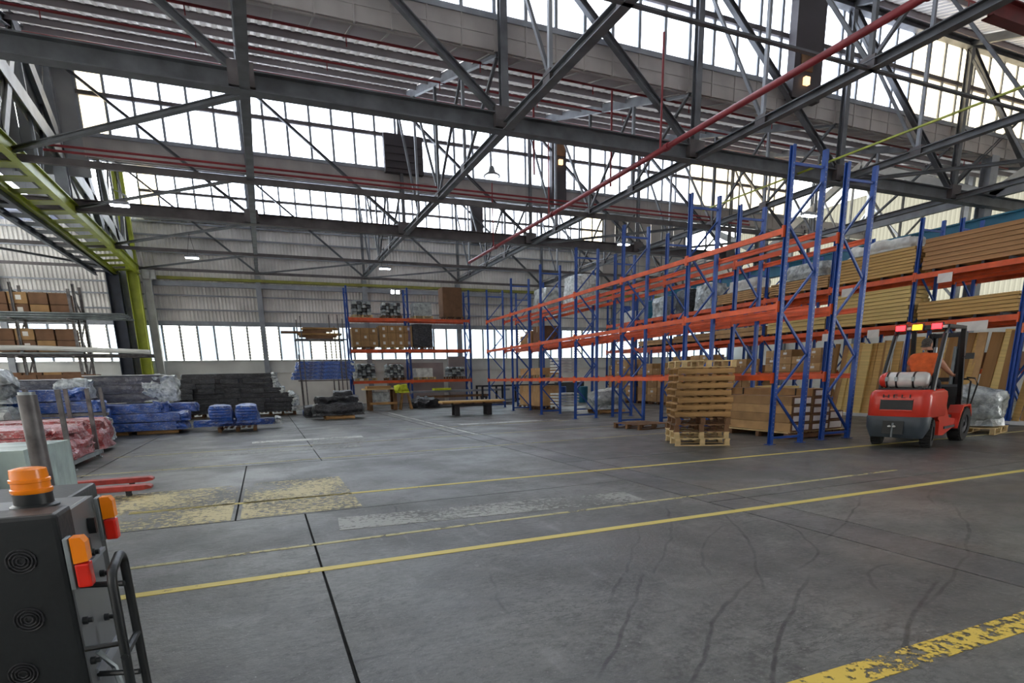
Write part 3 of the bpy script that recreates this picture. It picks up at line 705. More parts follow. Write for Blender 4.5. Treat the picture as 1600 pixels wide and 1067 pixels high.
# ---- pallets
def make_pallet(kind, m):
    t = thing('pallet', 'wooden pallet', 'pallet')
    W = 1.165; h = .15
    if kind == 'a':       # solid bearers along the front
        for y in (-W/2+.02, 0, W/2-.02): bx((0, y, h/2), (W, .04, h-.05)).build('bearer', m, t)
        for i in range(7): bx((-W/2+.055+i*.176, 0, h-.009), (.11, W-.11-(i%3)*.02, .018)).build('top_board', m, t)
        for i in range(4): bx((-W/2+.06+i*.348, 0, .009), (.1, W-.1, .018)).build('bottom_board', m, t)
    else:                 # openings on every side, blocks between boards
        for y in (-W/2+.05, 0, W/2-.05):
            for x in (-W/2+.06, 0, W/2-.06): bx((x, y, h/2), (.1, .09, h-.04)).build('block', m, t)
        for y in (-W/2+.05, 0, W/2-.05): bx((0, y, .01), (W, .1, .02)).build('bottom_board', m, t)
        for i in range(7): bx((-W/2+.05+i*.177, 0, h-.01), (.1, W, .02)).build('top_board', m, t)
    return t
pa = make_pallet('a', m_pallet); pb = make_pallet('b', m_palletl); pcx = make_pallet('b', m_palletd)
for o in (pa, pb, pcx): KIDS[o.name] = list(o.children)
USED = set()
def pallet(src, loc, rz, label, group=None):
    if src.name not in USED:
        USED.add(src.name); o = src; o.location = loc; o.rotation_euler = (0, 0, rz)
    else: o = dup(src, None, loc, rz)
    tag(o, label, 'pallet'); 
    if group: o['group'] = group
    elif 'group' in o: del o['group']
    return o
kinds = 'bbbccaaaaaac'; kinds = 'bccaaaaaaaab'
desc = ['pale open sided', 'open sided', 'dark open sided', 'solid fronted', 'solid fronted', 'solid fronted', 'solid fronted', 'solid fronted', 'solid fronted', 'solid fronted', 'solid fronted', 'pale open']
kinds = ['b', 'b', 'c', 'c', 'a', 'a', 'a', 'a', 'a', 'a', 'a', 'b']
for i, k in enumerate(kinds):
    lab = '%s wooden pallet, %s from the floor in the tall pallet stack' % ({'a': 'solid fronted brown', 'b': 'pale open sided', 'c': 'dark open sided'}[k], ORD[i])
    if i == 11: lab = 'pale slipped wooden pallet on top of the tall pallet stack'
    o = pallet({'a': pa, 'b': pb, 'c': pcx}[k], (8.926+random.uniform(-.02, .02), 10.326+random.uniform(-.02, .02), i*.1515), -.48+random.uniform(-.03, .03) if i < 11 else -.56, lab, 'pallets in the tall stack')
    if i == 11: o.location.x += .08; o.location.y += .06; o.rotation_euler = (.0, .012, -.40)

# ---- cartons
def carton_mesh(dx, dy, dz, m):
    return MB().box(-dx/2, -dy/2, 0, dx/2, dy/2, dz).mesh('carton', m)
CM = {}
def carton(x, y, z, dx, dy, dz, m, label, group, rz=0, tape=True, sticker=False):
    k = (round(dx, 2), round(dy, 2), round(dz, 2), m.name, y > 29.5 and x < 18)
    if k not in CM: CM[k] = (MB().box(-dx/2, -dy/2, 0, dx/2, dy/2, dz).mesh('carton', m),
                             MB().box(-dx/2-.003, -.03, dz*.72, dx/2+.003, .03, dz+.003).mesh('tape', m_tape),
                             (MB().box(-dx*.1, -dy/2-.004, dz*.35, dx*.2, -dy/2, dz*.75) if y > 29.5 and x < 18 else MB().box(-dx/2-.004, -dy*.12, dz*.3, -dx/2, dy*.15, dz*.62)).mesh('label_sticker', m_label))
    me = CM[k]; o = put('carton', me[0], None, (x, y, z), (0, 0, rz)); tag(o, label, 'carton', group)
    if tape: put('tape', me[1], o)
    if sticker: put('label_sticker', me[2], o)
    return o

# ---- packs of sawn timber or long cartons: every board its own part
def board_pack(name, x0, y0, z, w_, ln, h, layers, cols, m, label, cat='timber pack', bearers=4, strap=False, group=None, bm=None, rz=0, jit=.02):
    t = thing(name, label, cat, (x0+w_/2, y0+ln/2, z), rz, group)
    bh = .09 if bearers else 0
    for i in range(bearers): bx((0, -ln/2+ln*(i+.5)/bearers, bh/2), (w_*.98, .08, bh)).build('bearer', bm or m_dark, t)
    dz = (h-bh)/layers; dx = w_/cols
    me = bx((0, 0, 0), (dx-.012, ln, dz-.016)).mesh('board' if cat == 'timber pack' else 'long_box', m)
    for i in range(layers):
        for j in range(cols):
            put(me.name.split('.')[0], me, t, (-w_/2+dx*(j+.5)+random.uniform(-.3, .3)*jit, random.uniform(-1, 1)*jit*2, bh+dz*(i+.5)))
    if strap:
        for s in (-.3, .3): MB().box(-w_/2-.014, s*ln-.012, bh, w_/2+.014, s*ln+.012, h+.004).build('strap', m_dark, t)
    return t

# ================================================================ RACKS
def upright_mesh(h, m):
    mb = MB().prof((0, 0, 0), (0, 0, h), [(-.05, -.035), (.05, -.035), (.05, .035), (.03, .035), (.03, -.015), (-.03, -.015), (-.03, .035), (-.05, .035)], up=(0, 1, 0))
    return mb.mesh('upright', m)
hole = MB()
for i in range(70): hole.box(-.02, -.056, .2+i*.08, .02, -.0505, .235+i*.08)
def rack(name, label, origin, rz, ys, depth, h, levels, beamm, skip=(), tag_=False, ax='y', heights=None, perf=2, bh=.11, bt=.05):
    """pallet racking run: frames stand across x (0..depth) at each local y"""
    t = thing(name, label, 'pallet rack', origin, rz)
    um = {}; 
    n = int((h-.35)/.85)
    for fi, y in enumerate(ys):
        hh = heights[fi] if heights else h
        if hh not in um: um[hh] = upright_mesh(hh, m_blue)
        for x in (0, depth):
            put('upright', um[hh], t, (x, y, 0), (0, 0, PI/2 if x == 0 else -PI/2))
            MB().box(x-.09, y-.08, 0, x+.09, y+.08, .012).build('foot_plate', m_blue, t)
        MB().box(.04, y-.02, .12, depth-.04, y+.02, .17).build('brace', m_blue, t)
        MB().box(.04, y-.02, hh-.35, depth-.04, y+.02, hh-.3).build('brace', m_blue, t)
        z = .22; s = 0; dz = (hh-.6-.22)/n
        for i in range(n):
            a = (0.04, y, z) if s else (depth-.04, y, z); b = (depth-.04, y, z+dz) if s else (.04, y, z+dz)
            MB().chan(a, b, .045, .04, .008).build('brace', m_blue, t); z += dz; s = 1-s
        if fi < perf:
            for x in (0,):
                for q in range(2):
                    pass
    if perf:
        for fi in range(perf):
            y = ys[fi]; m = MB()
            for x in (0, depth):
                for i in range(int((h-.4)/.09)):
                    m.box(x-.012+.0, y-.0545, .2+i*.09, x+.012, y-.0505, .225+i*.09)
            m.build('slot_row', m_slot, t)['kind'] = 'stuff'
    for bi in range(len(ys)-1):
        for li, z in enumerate(levels):
            if (bi, li) in skip: continue
            for x, s in ((-.055, -1), (depth+.055, 1)):
                ya, yb = ys[bi]+.04, ys[bi+1]-.04
                m = MB().prof((x, ya, z), (x, yb, z), [(-bt/2, -bh/2), (bt/2, -bh/2), (bt/2, bh/2), (-bt/2, bh/2), (-bt/2, bh*.22), (-bt/2+.012, bh*.12), (-bt/2+.012, -bh*.12), (-bt/2, -bh*.22)] if s > 0 else
                              [(-bt/2, -bh/2), (bt/2, -bh/2), (bt/2, -bh*.22), (bt/2-.012, -bh*.12), (bt/2-.012, bh*.12), (bt/2, bh*.22), (bt/2, bh/2), (-bt/2, bh/2)])
                m.box(x-bt*.6, ya-.035, z-bh/2-.06, x+bt*.6, ya+.01, z+bh/2+.05); m.box(x-bt*.6, yb-.01, z-bh/2-.06, x+bt*.6, yb+.035, z+bh/2+.05)
                m.build('beam', beamm[li] if isinstance(beamm, (list, tuple)) else beamm, t)
    return t
FY = [0, 3.1, 6.2, 9.3, 12.4, 15.7, 19.2]
rack('pallet_rack', 'tall empty blue and orange pallet rack, front row behind the pallet stack', (9.98, 9.2, 0), -.042, FY, .85, 5.85, (1.42, 2.86, 4.3), m_orange, perf=1)
rack('pallet_rack', 'tall blue and orange pallet rack, second row just behind the front row', (11.62, 9.27, 0), -.042, FY, .8, 5.75, (1.42, 2.86, 4.3), m_orange, perf=1)
RY = [0, 2.9, 5.8, 8.7, 11.6, 14.5, 17.4, 20.3]
rack('pallet_rack', 'deep blue and orange rack loaded with timber packs, right of the forklift', (18.7, 9.3, 0), 0, RY, 1.0, 5.95, (1.42, 2.84, 4.27), m_orange, skip=((0, 0), (1, 0)), perf=1, bh=.15)
rack('pallet_rack', 'blue and orange rack behind the timber rack', (20.6, 9.3, 0), 0, RY, 1.0, 6.1, (1.42, 2.84, 4.27), m_orange, perf=0, bh=.15)
# nearer end bay with the upright standing at the right edge
rack('pallet_rack', 'end bay of blue racking at right picture edge, single orange beam', (18.7, 6.3, 0), 0, [0, 2.9], 1.0, 5.95, (2.55, 4.27), [m_orangew, m_orange], perf=0, bh=.14)
# back rack, facing the camera along the far wall
t = rack('pallet_rack', 'blue and orange rack by the far wall holding pallets of cartons', (4.9, 36.7, 0), -PI/2, [0, 3.55, 7.45], 1.0, 6.9, (1.42, 3.25, 5.05), m_orange, perf=0, bh=.16, heights=[6.9, 6.9, 6.9])

# labels hanging on the timber rack beams
for i, (y, z) in enumerate(((10.6, 2.72), (13.3, 2.72), (15.0, 2.72), (11.3, 4.15), (14.4, 4.15), (10.2, 2.72))):
    o = MB().box(-.01, -.2, -.14, 0, .2, .12).build('rack_label', m_label); o.location = (18.615, y, z-.02)
    tag(o, 'white paper label on an orange beam of the timber rack, %s' % ['lower beam near bay, left', 'lower beam second bay', 'lower beam by second upright', 'upper beam near bay', 'upper beam second bay', 'lower beam near bay, right'][i], 'label')

# ---- timber rack contents
R3 = 18.72
def bayY(i): return 9.3+RY[i]
board_pack('timber_pack', R3, bayY(0)+.15, 4.35, .95, 2.6, .98, 7, 3, m_wood3, 'reddish brown sawn boards stacked high on top level of the near timber bay')
board_pack('timber_pack', R3, bayY(0)+.15, 2.92, .95, 2.6, .6, 5, 3, m_pine, 'low pack of pine boards on middle level of the near timber bay')
board_pack('timber_pack', R3, bayY(1)+.12, 4.35, .95, 2.65, .86, 8, 3, m_pine, 'pine boards with film on top, upper level of second timber bay')
board_pack('timber_pack', R3, bayY(1)+.12, 2.92, .95, 2.65, 1.15, 9, 3, m_pine2, 'tall pale planed pine pack on middle level of second timber bay')
for i, (b, z, h, n, mm, lb) in enumerate(((2, 4.35, .5, 5, m_card2, 'third timber bay, top level'), (3, 4.35, .5, 5, m_card2, 'fourth timber bay, top level'), (2, 2.92, .75, 4, m_pine2, 'third timber bay, middle level'),
        (3, 2.92, .45, 2, m_card2, 'fourth timber bay, middle level'), (4, 2.92, .4, 2, m_card, 'fifth timber bay, middle level'), (5, 2.92, .35, 2, m_card2, 'sixth timber bay, middle level'))):
    board_pack('long_carton_pack', R3, bayY(b)+.15, z, .95, 2.6, h, n, 2, mm, 'long flat cartons on black bearers in %s' % lb, cat='carton pack', strap=False)
def wrapped(x, y, z, sx, sy, sz, m, label, seed, cat='wrapped load', name='wrapped_load', amp=.05, rz=0, group=None, rnd=.3):
    o = blob(sx, sy, sz, seed, amp, 9, rnd).build(name, m); return place(o, (x, y, z), rz, label, cat, group)
wrapped(19.2, 13.6, 5.22, .9, 2.2, .35, m_film, 'loose clear film lying over the pine pack in second timber bay', 3, 'film', 'film_cover', .09)
wrapped(19.2, 16.4, 4.87, .9, 1.7, .55, m_wrap, 'film wrapped bundle on the long cartons, third timber bay top', 5)
wrapped(19.2, 19.4, 4.87, .9, 1.6, .45, m_film, 'white film bundle on the long cartons, fourth timber bay top', 6)
wrapped(19.2, 21.7, 4.36, .95, 1.2, 1.15, m_wrap, 'silver film wrapped pallet load, fifth timber bay top, right one', 8)
wrapped(19.2, 23.1, 4.36, .95, 1.1, 1.1, m_wrapk, 'dark film wrapped pallet load, fifth timber bay top, left one', 9)
wrapped(19.2, 24.9, 4.36, .95, 1.2, 1.0, m_wrap, 'grey film wrapped pallet load, sixth timber bay top', 10)
wrapped(19.2, 27.6, 4.36, .9, 1.2, .6, m_film, 'low pale film wrapped load, seventh timber bay top', 11)
for i, (y, c_) in enumerate(((26.2, m_teal), (28.5, m_blue))):
    o = MB().lathe([(.26, 0), (.28, .03), (.28, .3), (.29, .32), (.28, .34), (.28, .62), (.29, .64), (.28, .66), (.28, .9), (.25, .93)], n=16).build('drum', c_)
    place(o, (19.2, y, 4.36 if i else 4.36), 0, ['teal drum on top level of the sixth timber bay', 'blue drum on top level of the seventh timber bay'][i], 'drum')
# level one cartons (bays three to seven) and ground cartons
for b in range(2, 7):
    nlay = [3, 2, 3, 2, 3][b-2]; dy = .62
    dk = MB().box(0, 0, 0, .95, 2.6, .06).build('shelf_board', m_ply); place(dk, (R3, bayY(b)+.15, 1.5), 0, 'dark shelf board on the lowest beams of timber rack, bay %s' % ORD[b], 'shelf')
    for j in range(4):
        for k in range(nlay if (j+b) % 3 else nlay-1):
            carton(R3+.47, bayY(b)+.5+j*.64, 1.56+k*.27, .9, .6, .26, (m_card2, m_card, m_card2)[(j+k) % 3],
                   'brown carton on lowest shelf of the %s timber bay, %s column, %s layer' % (ORD[b], ORD[j], ('bottom', 'middle', 'top')[k]), 'cartons on the lowest shelf', tape=True, sticker=(j+k) % 2 == 0)
    for j in range(3):
        for k in range(3):
            if b in (2,) and k == 2: continue
            carton(R3+.47, bayY(b)+.6+j*.85, .14+k*.36, .9, .8, .35, (m_card, m_card2, m_card)[(j+k+b) % 3],
                   'carton on floor under the %s timber bay, %s column, %s layer' % (ORD[b], ORD[j], ('bottom', 'middle', 'top')[k]), 'floor cartons under the timber rack', sticker=(j*k+b) % 2 == 0)
    pb_ = pallet(pcx, (R3+.5, bayY(b)+.8, -.01+.01), 0, 'dark pallet under floor cartons in the %s timber bay, nearer' % ORD[b]); pallet(pcx, (R3+.5, bayY(b)+2.1, 0), 0, 'dark pallet under floor cartons in the %s timber bay, farther' % ORD[b])
    for q in (pb_,): q.scale.z = .9
# leaning boards in the two near bays
led = MB().box(-.1, 0, 0, 1.0, 8.8, .09).build('ledge', m_band); place(led, (18.75, 6.35, 0), 0, 'low pale timber ledge carrying the leaning boards', 'ledge')
random.seed(11)
for sec, (ya, yb, nb) in enumerate(((12.35, 15.0, 13), (9.42, 12.1, 13), (6.5, 9.2, 10))):
    y = ya; i = 0
    while y < yb-.12:
        wd = random.uniform(.13, .34); th = random.choice([.035, .045, .07]); hh = 2.42+random.uniform(-.03, .06) if sec else 2.35+random.uniform(-.03, .05)
        lean = random.uniform(.03, .1); side = random.uniform(-.04, .01)+(.03 if sec else 0)
        o = bx((0, 0, hh/2), (th, wd, hh)).build('leaning_board', random.choice([m_pine, m_ply, m_card2, m_pine2]))
        o.location = (18.86+random.uniform(-.03, .08), y+wd/2, .09); o.rotation_euler = (side+.05, lean, random.uniform(-.25, .1))
        tag(o, 'board leaning in the %s, %s from near end' % (['second timber bay', 'near timber bay', 'end bay at picture edge'][sec], (ORD+['fifteenth', 'sixteenth', 'seventeenth', 'eighteenth'])[i]), 'board', 'boards leaning in the timber rack')
        y += wd*.92+.015; i += 1
# behind the timber rack: tubs and boxes on second row
for i, (y, z, h, mm, lb) in enumerate(((10.3, 2.92, .5, m_pvc, 'pale green plastic tub'), (11.6, 2.92, .5, m_pvc, 'pale green plastic crate'), (13.2, 2.92, .8, m_wrap, 'film wrapped bundle'), (14.4, 2.92, .7, m_wrapk, 'dark wrapped bundle'),
        (16.6, 2.92, .6, m_wrap, 'grey wrapped bundle'), (10.8, 1.5, .5, m_cardd, 'dark carton bundle'))):
    wrapped(21.1, y, z, .9, 1.0, h, mm, '%s in the row behind the timber rack, %s from the near end' % (lb, ORD[i]), 20+i, rnd=.12, amp=.02)
board_pack('timber_pack', 20.7, 9.5, 4.35, .9, 2.5, .3, 3, 2, m_cardd, 'dark thin board pack behind the near timber bay')

# ---- second row: goods at its far end
carton(12.7, 27.4, 2.93, .7, .8, .62, m_card, 'brown carton on middle level at far end of second rack row', None)
carton(12.75, 25.6, 2.93, 1.0, .9, .95, m_cardd, 'large dark brown carton on middle level of second rack row', None)
carton(12.7, 26.6, 2.93, .9, .7, .8, m_card, 'brown carton beside the large dark one on second rack row', None, sticker=True)
for i, (x, y, z, h, lb) in enumerate(((12.55, 26.7, .17, .95, 'left'), (12.5, 25.4, .17, .95, 'right'))):
    carton(x, y, z, 1.05, 1.1, h, m_card2, 'big plain carton on the floor under the second rack row, %s one' % lb, None); pallet(pcx, (x, y, 0), 0, 'dark pallet under the %s big plain carton' % lb)
for i, y in enumerate((26.7, 25.4)):
    pallet(pb, (12.55, y, 1.49), 0, 'pallet on the lowest beams at far end of second row, %s' % ('left', 'right')[i])
    carton(12.55, y, 1.645, 1.0, 1.0, .3, m_card2, 'flat carton on a pallet at far end of second row, %s' % ('left', 'right')[i], None)
    for k in range(5):
        o = bx((0, 0, .04), (1., .9, .07)).build('panel', m_film); place(o, (12.5, 23.3, .2+i*1.5+k*.13), 0, 'white flat panel, %s from below in the %s pile at far end of second row' % (ORD[k], ('floor', 'raised')[i]), 'panel', 'white panels piled at far end of second row')
wrapped(12.7, 25.2, 4.37, 1.05, 1.5, 1.2, m_wrap, 'big grey film wrapped load on top of second rack row, left one', 31, amp=.07)
wrapped(12.6, 22.1, 4.37, 1.05, 1.3, 1.25, m_wrapw, 'big pale film wrapped load on top of second rack row, right one', 32, amp=.07)
pallet(pa, (13.2, 20.9, 0), -.1, 'brown pallet under the silver wrapped pile between racks')
wrapped(13.2, 20.9, .15, 1.5, 1.3, .85, m_wrap, 'silver film wrapped pile on a pallet between the racks', 33, amp=.1, rnd=.6)
# far right: white big jugs seen through racks
for i, (x, y, mm, lb) in enumerate(((17.3, 30.0, m_teal, 'bright blue drum on the floor beyond the racks'), (16.4, 31.0, m_blue, 'dark blue drum on the floor beyond the racks'))):
    o = MB().lathe([(.3, 0), (.31, .04), (.31, .3), (.32, .33), (.31, .36), (.31, .9), (.27, .94)], n=16).build('drum', mm); place(o, (x, y, 0), 0, lb, 'drum')
# ---- long carton pack on the floor behind the front frames
for i, (x, y, z, w_, ln, h, n) in enumerate(((11.15, 9.75, .16, .62, 2.65, .82, 4), (11.8, 9.75, .16, .6, 2.7, .98, 5), (12.43, 9.8, .16, .5, 2.6, .45, 2))):
    t = thing('long_carton_pack', ['front stack of long brown cartons on the floor behind the near uprights', 'taller stack of long cartons behind the front stack near uprights', 'low stack of long cartons at the right behind near uprights'][i], 'carton pack', (x+w_/2, y+ln/2, z), .0)
    for k in range(n):
        for j in range(1):
            b = bx((0, random.uniform(-.03, .03), h/n*(k+.5)), (w_-.02-random.uniform(0, .02), ln, h/n-.008)).build('long_box', (m_card2, m_card)[(k+i) % 2], t)
            MB().box(-w_/2+.05, -ln/2-.045, h/n*k+.04, w_/2-.06, -ln/2-.035, h/n*(k+1)-.04).build('end_label', m_label, b); MB().box(-w_/2+.0, -ln/2-.034, h/n*k+.01, w_/2-.02, -ln/2-.03, h/n*(k+1)-.01).build('end_flap', m_cardd, b)
    for s in (-.32, .3): MB().box(-w_/2-.006, s*ln-.01, 0, w_/2+.006, s*ln+.01, h+.004).build('strap', m_dark, t)
t = thing('skid', 'long dark timber skid under the long cartons on the floor', 'skid', (12.0, 11.1, 0), 0)
for s in (-1.3, -.45, .45, 1.25): MB().box(-.9, s-.05, 0, .95, s+.05, .12).build('bearer', m_palletd, t)
MB().box(-.92, -1.42, .02, 1.0, -1.38, .15).build('rail', m_palletd, t)
for i in range(8): MB().box(-.9+i*.235, -1.42, .125, -.9+i*.235+.2, 1.4, .155).build('deck_board', m_palletl, t)
for i, (x, y, n) in enumerate(((13.2, 12.0, 6), (14.2, 12.9, 7), (13.1, 13.6, 5))):
    board_pack('board_stack', x, y, 0, .8, 1.2, .16*n, n, 1, m_pine2, 'stack of pale boxed boards on the floor behind rack rows, %s of three' % ORD[i], 'board stack', bearers=3, strap=False)
pallet(pcx, (10.2, 14.2, 0), .1, 'dark empty pallet on the floor left behind the pallet stack')

# ---- back rack contents
bkx = 4.95; yb_ = 36.2
def pil(x, z, lb, src=pb): return pallet(src, (x, yb_, z), 0, lb)
for li, z in enumerate((1.51, 3.34, 5.14)):
    for j, x in enumerate((5.75, 7.5, 9.4, 11.4)):
        if (li, j) in ((1, 3),): continue
        pil(x, z, 'pallet on the %s level of the back rack, %s from the left' % (('lowest', 'middle', 'top')[li], ORD[j]), pcx if (li+j) % 2 else pb)
def tins(x, z, nx, nz, lbl, h=.2):
    """film wrapped pallet load of tins or ingots: rows of pieces"""
    t = thing('wrapped_stack', lbl, 'wrapped stack', (x, yb_, z))
    for i in range(nx):
        for k in range(nz):
            b = blob(1.1/nx, .9, h, i*5+k+x, .02, 2, .5); b.v = [(vx-.55+1.1/nx*(i+.5), vy, vz+k*h) for vx, vy, vz in b.v]
            b.build('piece', (m_wrap, m_wrapk, m_galv)[(i+k*2) % 3], t)
tins(5.75, 5.29, 4, 4, 'film wrapped stack of dark rolls, top level left'); tins(7.5, 5.29, 5, 4, 'film wrapped stack of silver pieces, top level second', .19)
tins(5.75, 1.66, 4, 5, 'wrapped silver ingot like pieces, lowest level left', .17); tins(7.5, 1.66, 5, 5, 'wrapped silver pieces, lowest level second', .16)
tins(11.4, 1.66, 4, 4, 'shrink wrapped flat packs, lowest level right end', .15)
for k in range(3):
    for i in range(4):
        if i == 3: continue
        carton(5.45+i*.5-.15, yb_-.05, 3.49+k*.36, .48, .9, .35, m_card, 'brown carton on middle level of back rack, left pallet, %s column, %s row' % (ORD[i], ('bottom', 'middle', 'top')[k]), 'cartons on the back rack', sticker=(i+k) % 2 == 0)
    for i in range(4):
        carton(6.95+i*.5-.05, yb_-.05, 3.49+k*.41, .48, .9, .4, m_card, 'brown carton on middle level of back rack, second pallet, %s column, %s row' % (ORD[i], ('bottom', 'middle', 'top')[k]), 'cartons on the back rack', sticker=(i*k) % 2 == 0)
wrapped(9.3, yb_, 3.49, 1.25, 1., 1.35, m_wrapk, 'dark grey wrapped pallet load on middle level of back rack', 41, rnd=.08, amp=.02)
wrapped(9.4, yb_, 5.29, 1.2, 1., .8, m_wrap, 'film wrapped load of hoses on top level of back rack', 42, rnd=.2, amp=.04)
wrapped(11.3, yb_, 5.29, 1.25, 1., 1.75, m_cardd, 'tall dark brown wrapped carton load on top right of back rack', 43, rnd=.05, amp=.02)
wrapped(9.3, yb_, 1.66, 1.1, .9, .55, m_film, 'row of white flat packs on lowest level of back rack', 44, rnd=.08, amp=.02)
# pinkish packs standing behind the back rack
for i, (x, w_, h) in enumerate(((9.4, 3.8, 2.6), (12.3, 1.2, 3.0))):
    o = MB().box(-w_/2, 0, 0, w_/2, .3, h).build('stacked_panels', m_lining); place(o, (x, 38.4, 0), 0, ['wide dusty mauve panel stack behind the back rack', 'narrow dusty mauve panel stack behind back rack, right'][i], 'panel stack')

# ---- workbench, cloth, floor goods in front of the back rack
t = thing('workbench', 'rough wooden frame bench before the left of back rack', 'workbench', (5.6, 30.5, 0))
for x in (-.7, -.62, .55, .64):
    for y in (-.35, .35): MB().box(x-.05, y-.05, 0, x+.05, y+.05, 1.05).build('leg', m_palletd, t)
MB().box(-.95, -.5, 1.05, .95, .5, 1.12).build('top', m_palletl, t); MB().box(-.7, -.42, .3, .7, -.36, .42).build('rail', m_pallet, t); MB().box(-.8, -.45, 1.12, .4, .3, 1.24).build('tray', m_pallet, t)
wrapped(5.5, 30.5, .45, .95, .6, .5, m_wrap, 'silver wrapped bundle inside the wooden bench frame', 51, amp=.03)
t = thing('stool', 'small wooden trestle right of the bench', 'trestle', (6.75, 30.2, 0))
for a, b in (((-.3, -.2, 0), (-.15, -.1, .8)), ((.3, -.2, 0), (.15, -.1, .8)), ((-.3, .2, 0), (-.15, .1, .8)), ((.3, .2, 0), (.15, .1, .8))): MB().bar(a, b, .06).build('leg', m_pallet, t)
MB().box(-.25, -.2, .8, .25, .2, .85).build('top', m_pallet, t)
o = blob(.75, .45, .45, 4, .12, 7, .6).build('work_jacket', m_yell); place(o, (6.55, 30.1, .86), .3, 'bright yellow hi vis jacket draped on the bench end', 'jacket')
o = blob(1.5, 1.2, .6, 9, .2, 7, .7).build('rubbish_bag', m_wrapk); place(o, (8.0, 31.0, 0), .3, 'dark crumpled pile on the floor right of the bench', 'pile')
for i, (x, y, z, ln, mm, lb) in enumerate(((10.8, 33.6, .75, 6.2, m_steell, 'long grey board across trestles before the back rack'), (10.5, 33.6, .45, 4.2, m_palletd, 'dark plank bundle under the long grey board'), (10.6, 31.5, .2, 5.6, m_galv, 'bright long metal sections lying on floor'), (10.4, 31.0, .05, 5.2, m_steel, 'dark metal sections lying lowest on floor'))):
    t = thing('long_sections', lb, 'metal sections' if i > 1 else 'boards', (x, y, z))
    for k in range(4): MB().box(-ln/2+random.uniform(-.2, .2), -.3+k*.17, 0, ln/2+random.uniform(-.2, .2), -.3+k*.17+.13, .12).build('length', mm, t)
for i, x in enumerate((8.6, 12.4)):
    t = thing('trestle', 'black steel trestle under the long grey board, %s one' % ('left', 'right')[i], 'trestle', (x, 33.6, 0))
    for s in (-.4, .4): MB().box(-.05, s-.05, 0, .05, s+.05, .45).build('leg', m_dark, t)
    MB().box(-.06, -.5, .36, .06, .5, .44).build('bar', m_dark, t)
o = MB().box(-.5, -.3, 0, .5, .3, .12).build('crate', m_plw if False else m_yell); place(o, (9.7, 33.5, .88), 0, 'yellow flat box on the long grey board', 'box')
t = thing('trolley_table', 'low flat trolley with orange edged top on two black feet', 'trolley', (8.1, 23.5, 0), -.1)
MB().box(-1.35, -.5, .55, 1.35, .5, .61).build('top', m_pine, t)
for i in range(6): MB().box(-1.35+i*.45, -.52, .5, -1.0+i*.45, .52, .55).build('slat', m_palletd, t)
MB().box(-.8, -.4, .42, .8, .4, .5).build('sub_frame', m_dark, t)
for x in (-.7, .7):
    for y in (-.3, .3): MB().box(x-.1, y-.06, 0, x+.1, y+.06, .42).build('leg', m_dark, t)
t = thing('steel_frame', 'black steel stillage frame on floor beyond the racks', 'stillage', (14.4, 33.5, 0))
for x in (-2.3, -1, .3, 1.6, 2.5):
    for y in (-.5, .5): MB().box(x-.05, y-.05, 0, x+.05, y+.05, 1.05).build('post', m_dark, t)
for z in (.15, 1.0):
    for y in (-.5, .5): MB().box(-2.35, y-.05, z, 2.55, y+.05, z+.09).build('rail', m_dark, t)
for i, (x, w_, h) in enumerate(((18.6, 1.6, 1.0), (20.5, 1.8, 1.1))):
    o = MB().box(-w_/2, -.6, 0, w_/2, .6, h).build('dark_bin', m_black); place(o, (x, 37.5, 0), 0, 'black steel bin against the far wall, %s one' % ('left', 'right')[i], 'bin')

# ================================================================ FORKLIFT AND DRIVER
fk = thing('forklift', 'red forklift truck with charcoal counterweight seen from behind', 'forklift', (12.0, 7.71, 0), .26); fk.scale = (1, .92, 1)
def wheel(x, y, r, w_, steer=0):
    m = MB(); pr_ = [(r*.55, -w_/2), (r*.93, -w_/2), (r, -w_/2+.04), (r, w_/2-.04), (r*.93, w_/2), (r*.55, w_/2), (r*.55, -w_/2)]
    n = 28; vs = [(rr*math.cos(2*PI*k/n), z, rr*math.sin(2*PI*k/n)) for rr, z in pr_ for k in range(n)]
    m.add(vs, [(i*n+k, i*n+(k+1) % n, (i+1)*n+(k+1) % n, (i+1)*n+k) for i in range(len(pr_)-1) for k in range(n)]); m.sm = True
    for k in range(n):   # tread lugs
        a = 2*PI*k/n; c, s = math.cos(a), math.sin(a); p = Vector((r*c, 0, r*s)); m.bar(p+Vector((0, -w_/2+.02, 0)), p+Vector((0, w_/2-.02, 0)), .02, .03, up=(c, 0, s))
    o = m.build('wheel', m_rubber, fk); o.location = (x, y, r); o.rotation_euler = (0, 0, steer)
    h = MB().lathe([(r*.56, -w_/2+.05), (r*.5, -w_/2+.02), (r*.3, -w_/2+.06), (r*.16, -w_/2+.02), (r*.16, w_/2-.02), (r*.3, w_/2-.06), (r*.5, w_/2-.02), (r*.56, w_/2-.05)], n=20)
    h.v = [(a, c, b) for a, b, c in h.v]; h.build('rim', m_dark, o)
wheel(0, .48, .27, .2, .18); wheel(0, -.48, .27, .2, .18); wheel(1.75, .53, .36, .26); wheel(1.75, -.53, .36, .26)
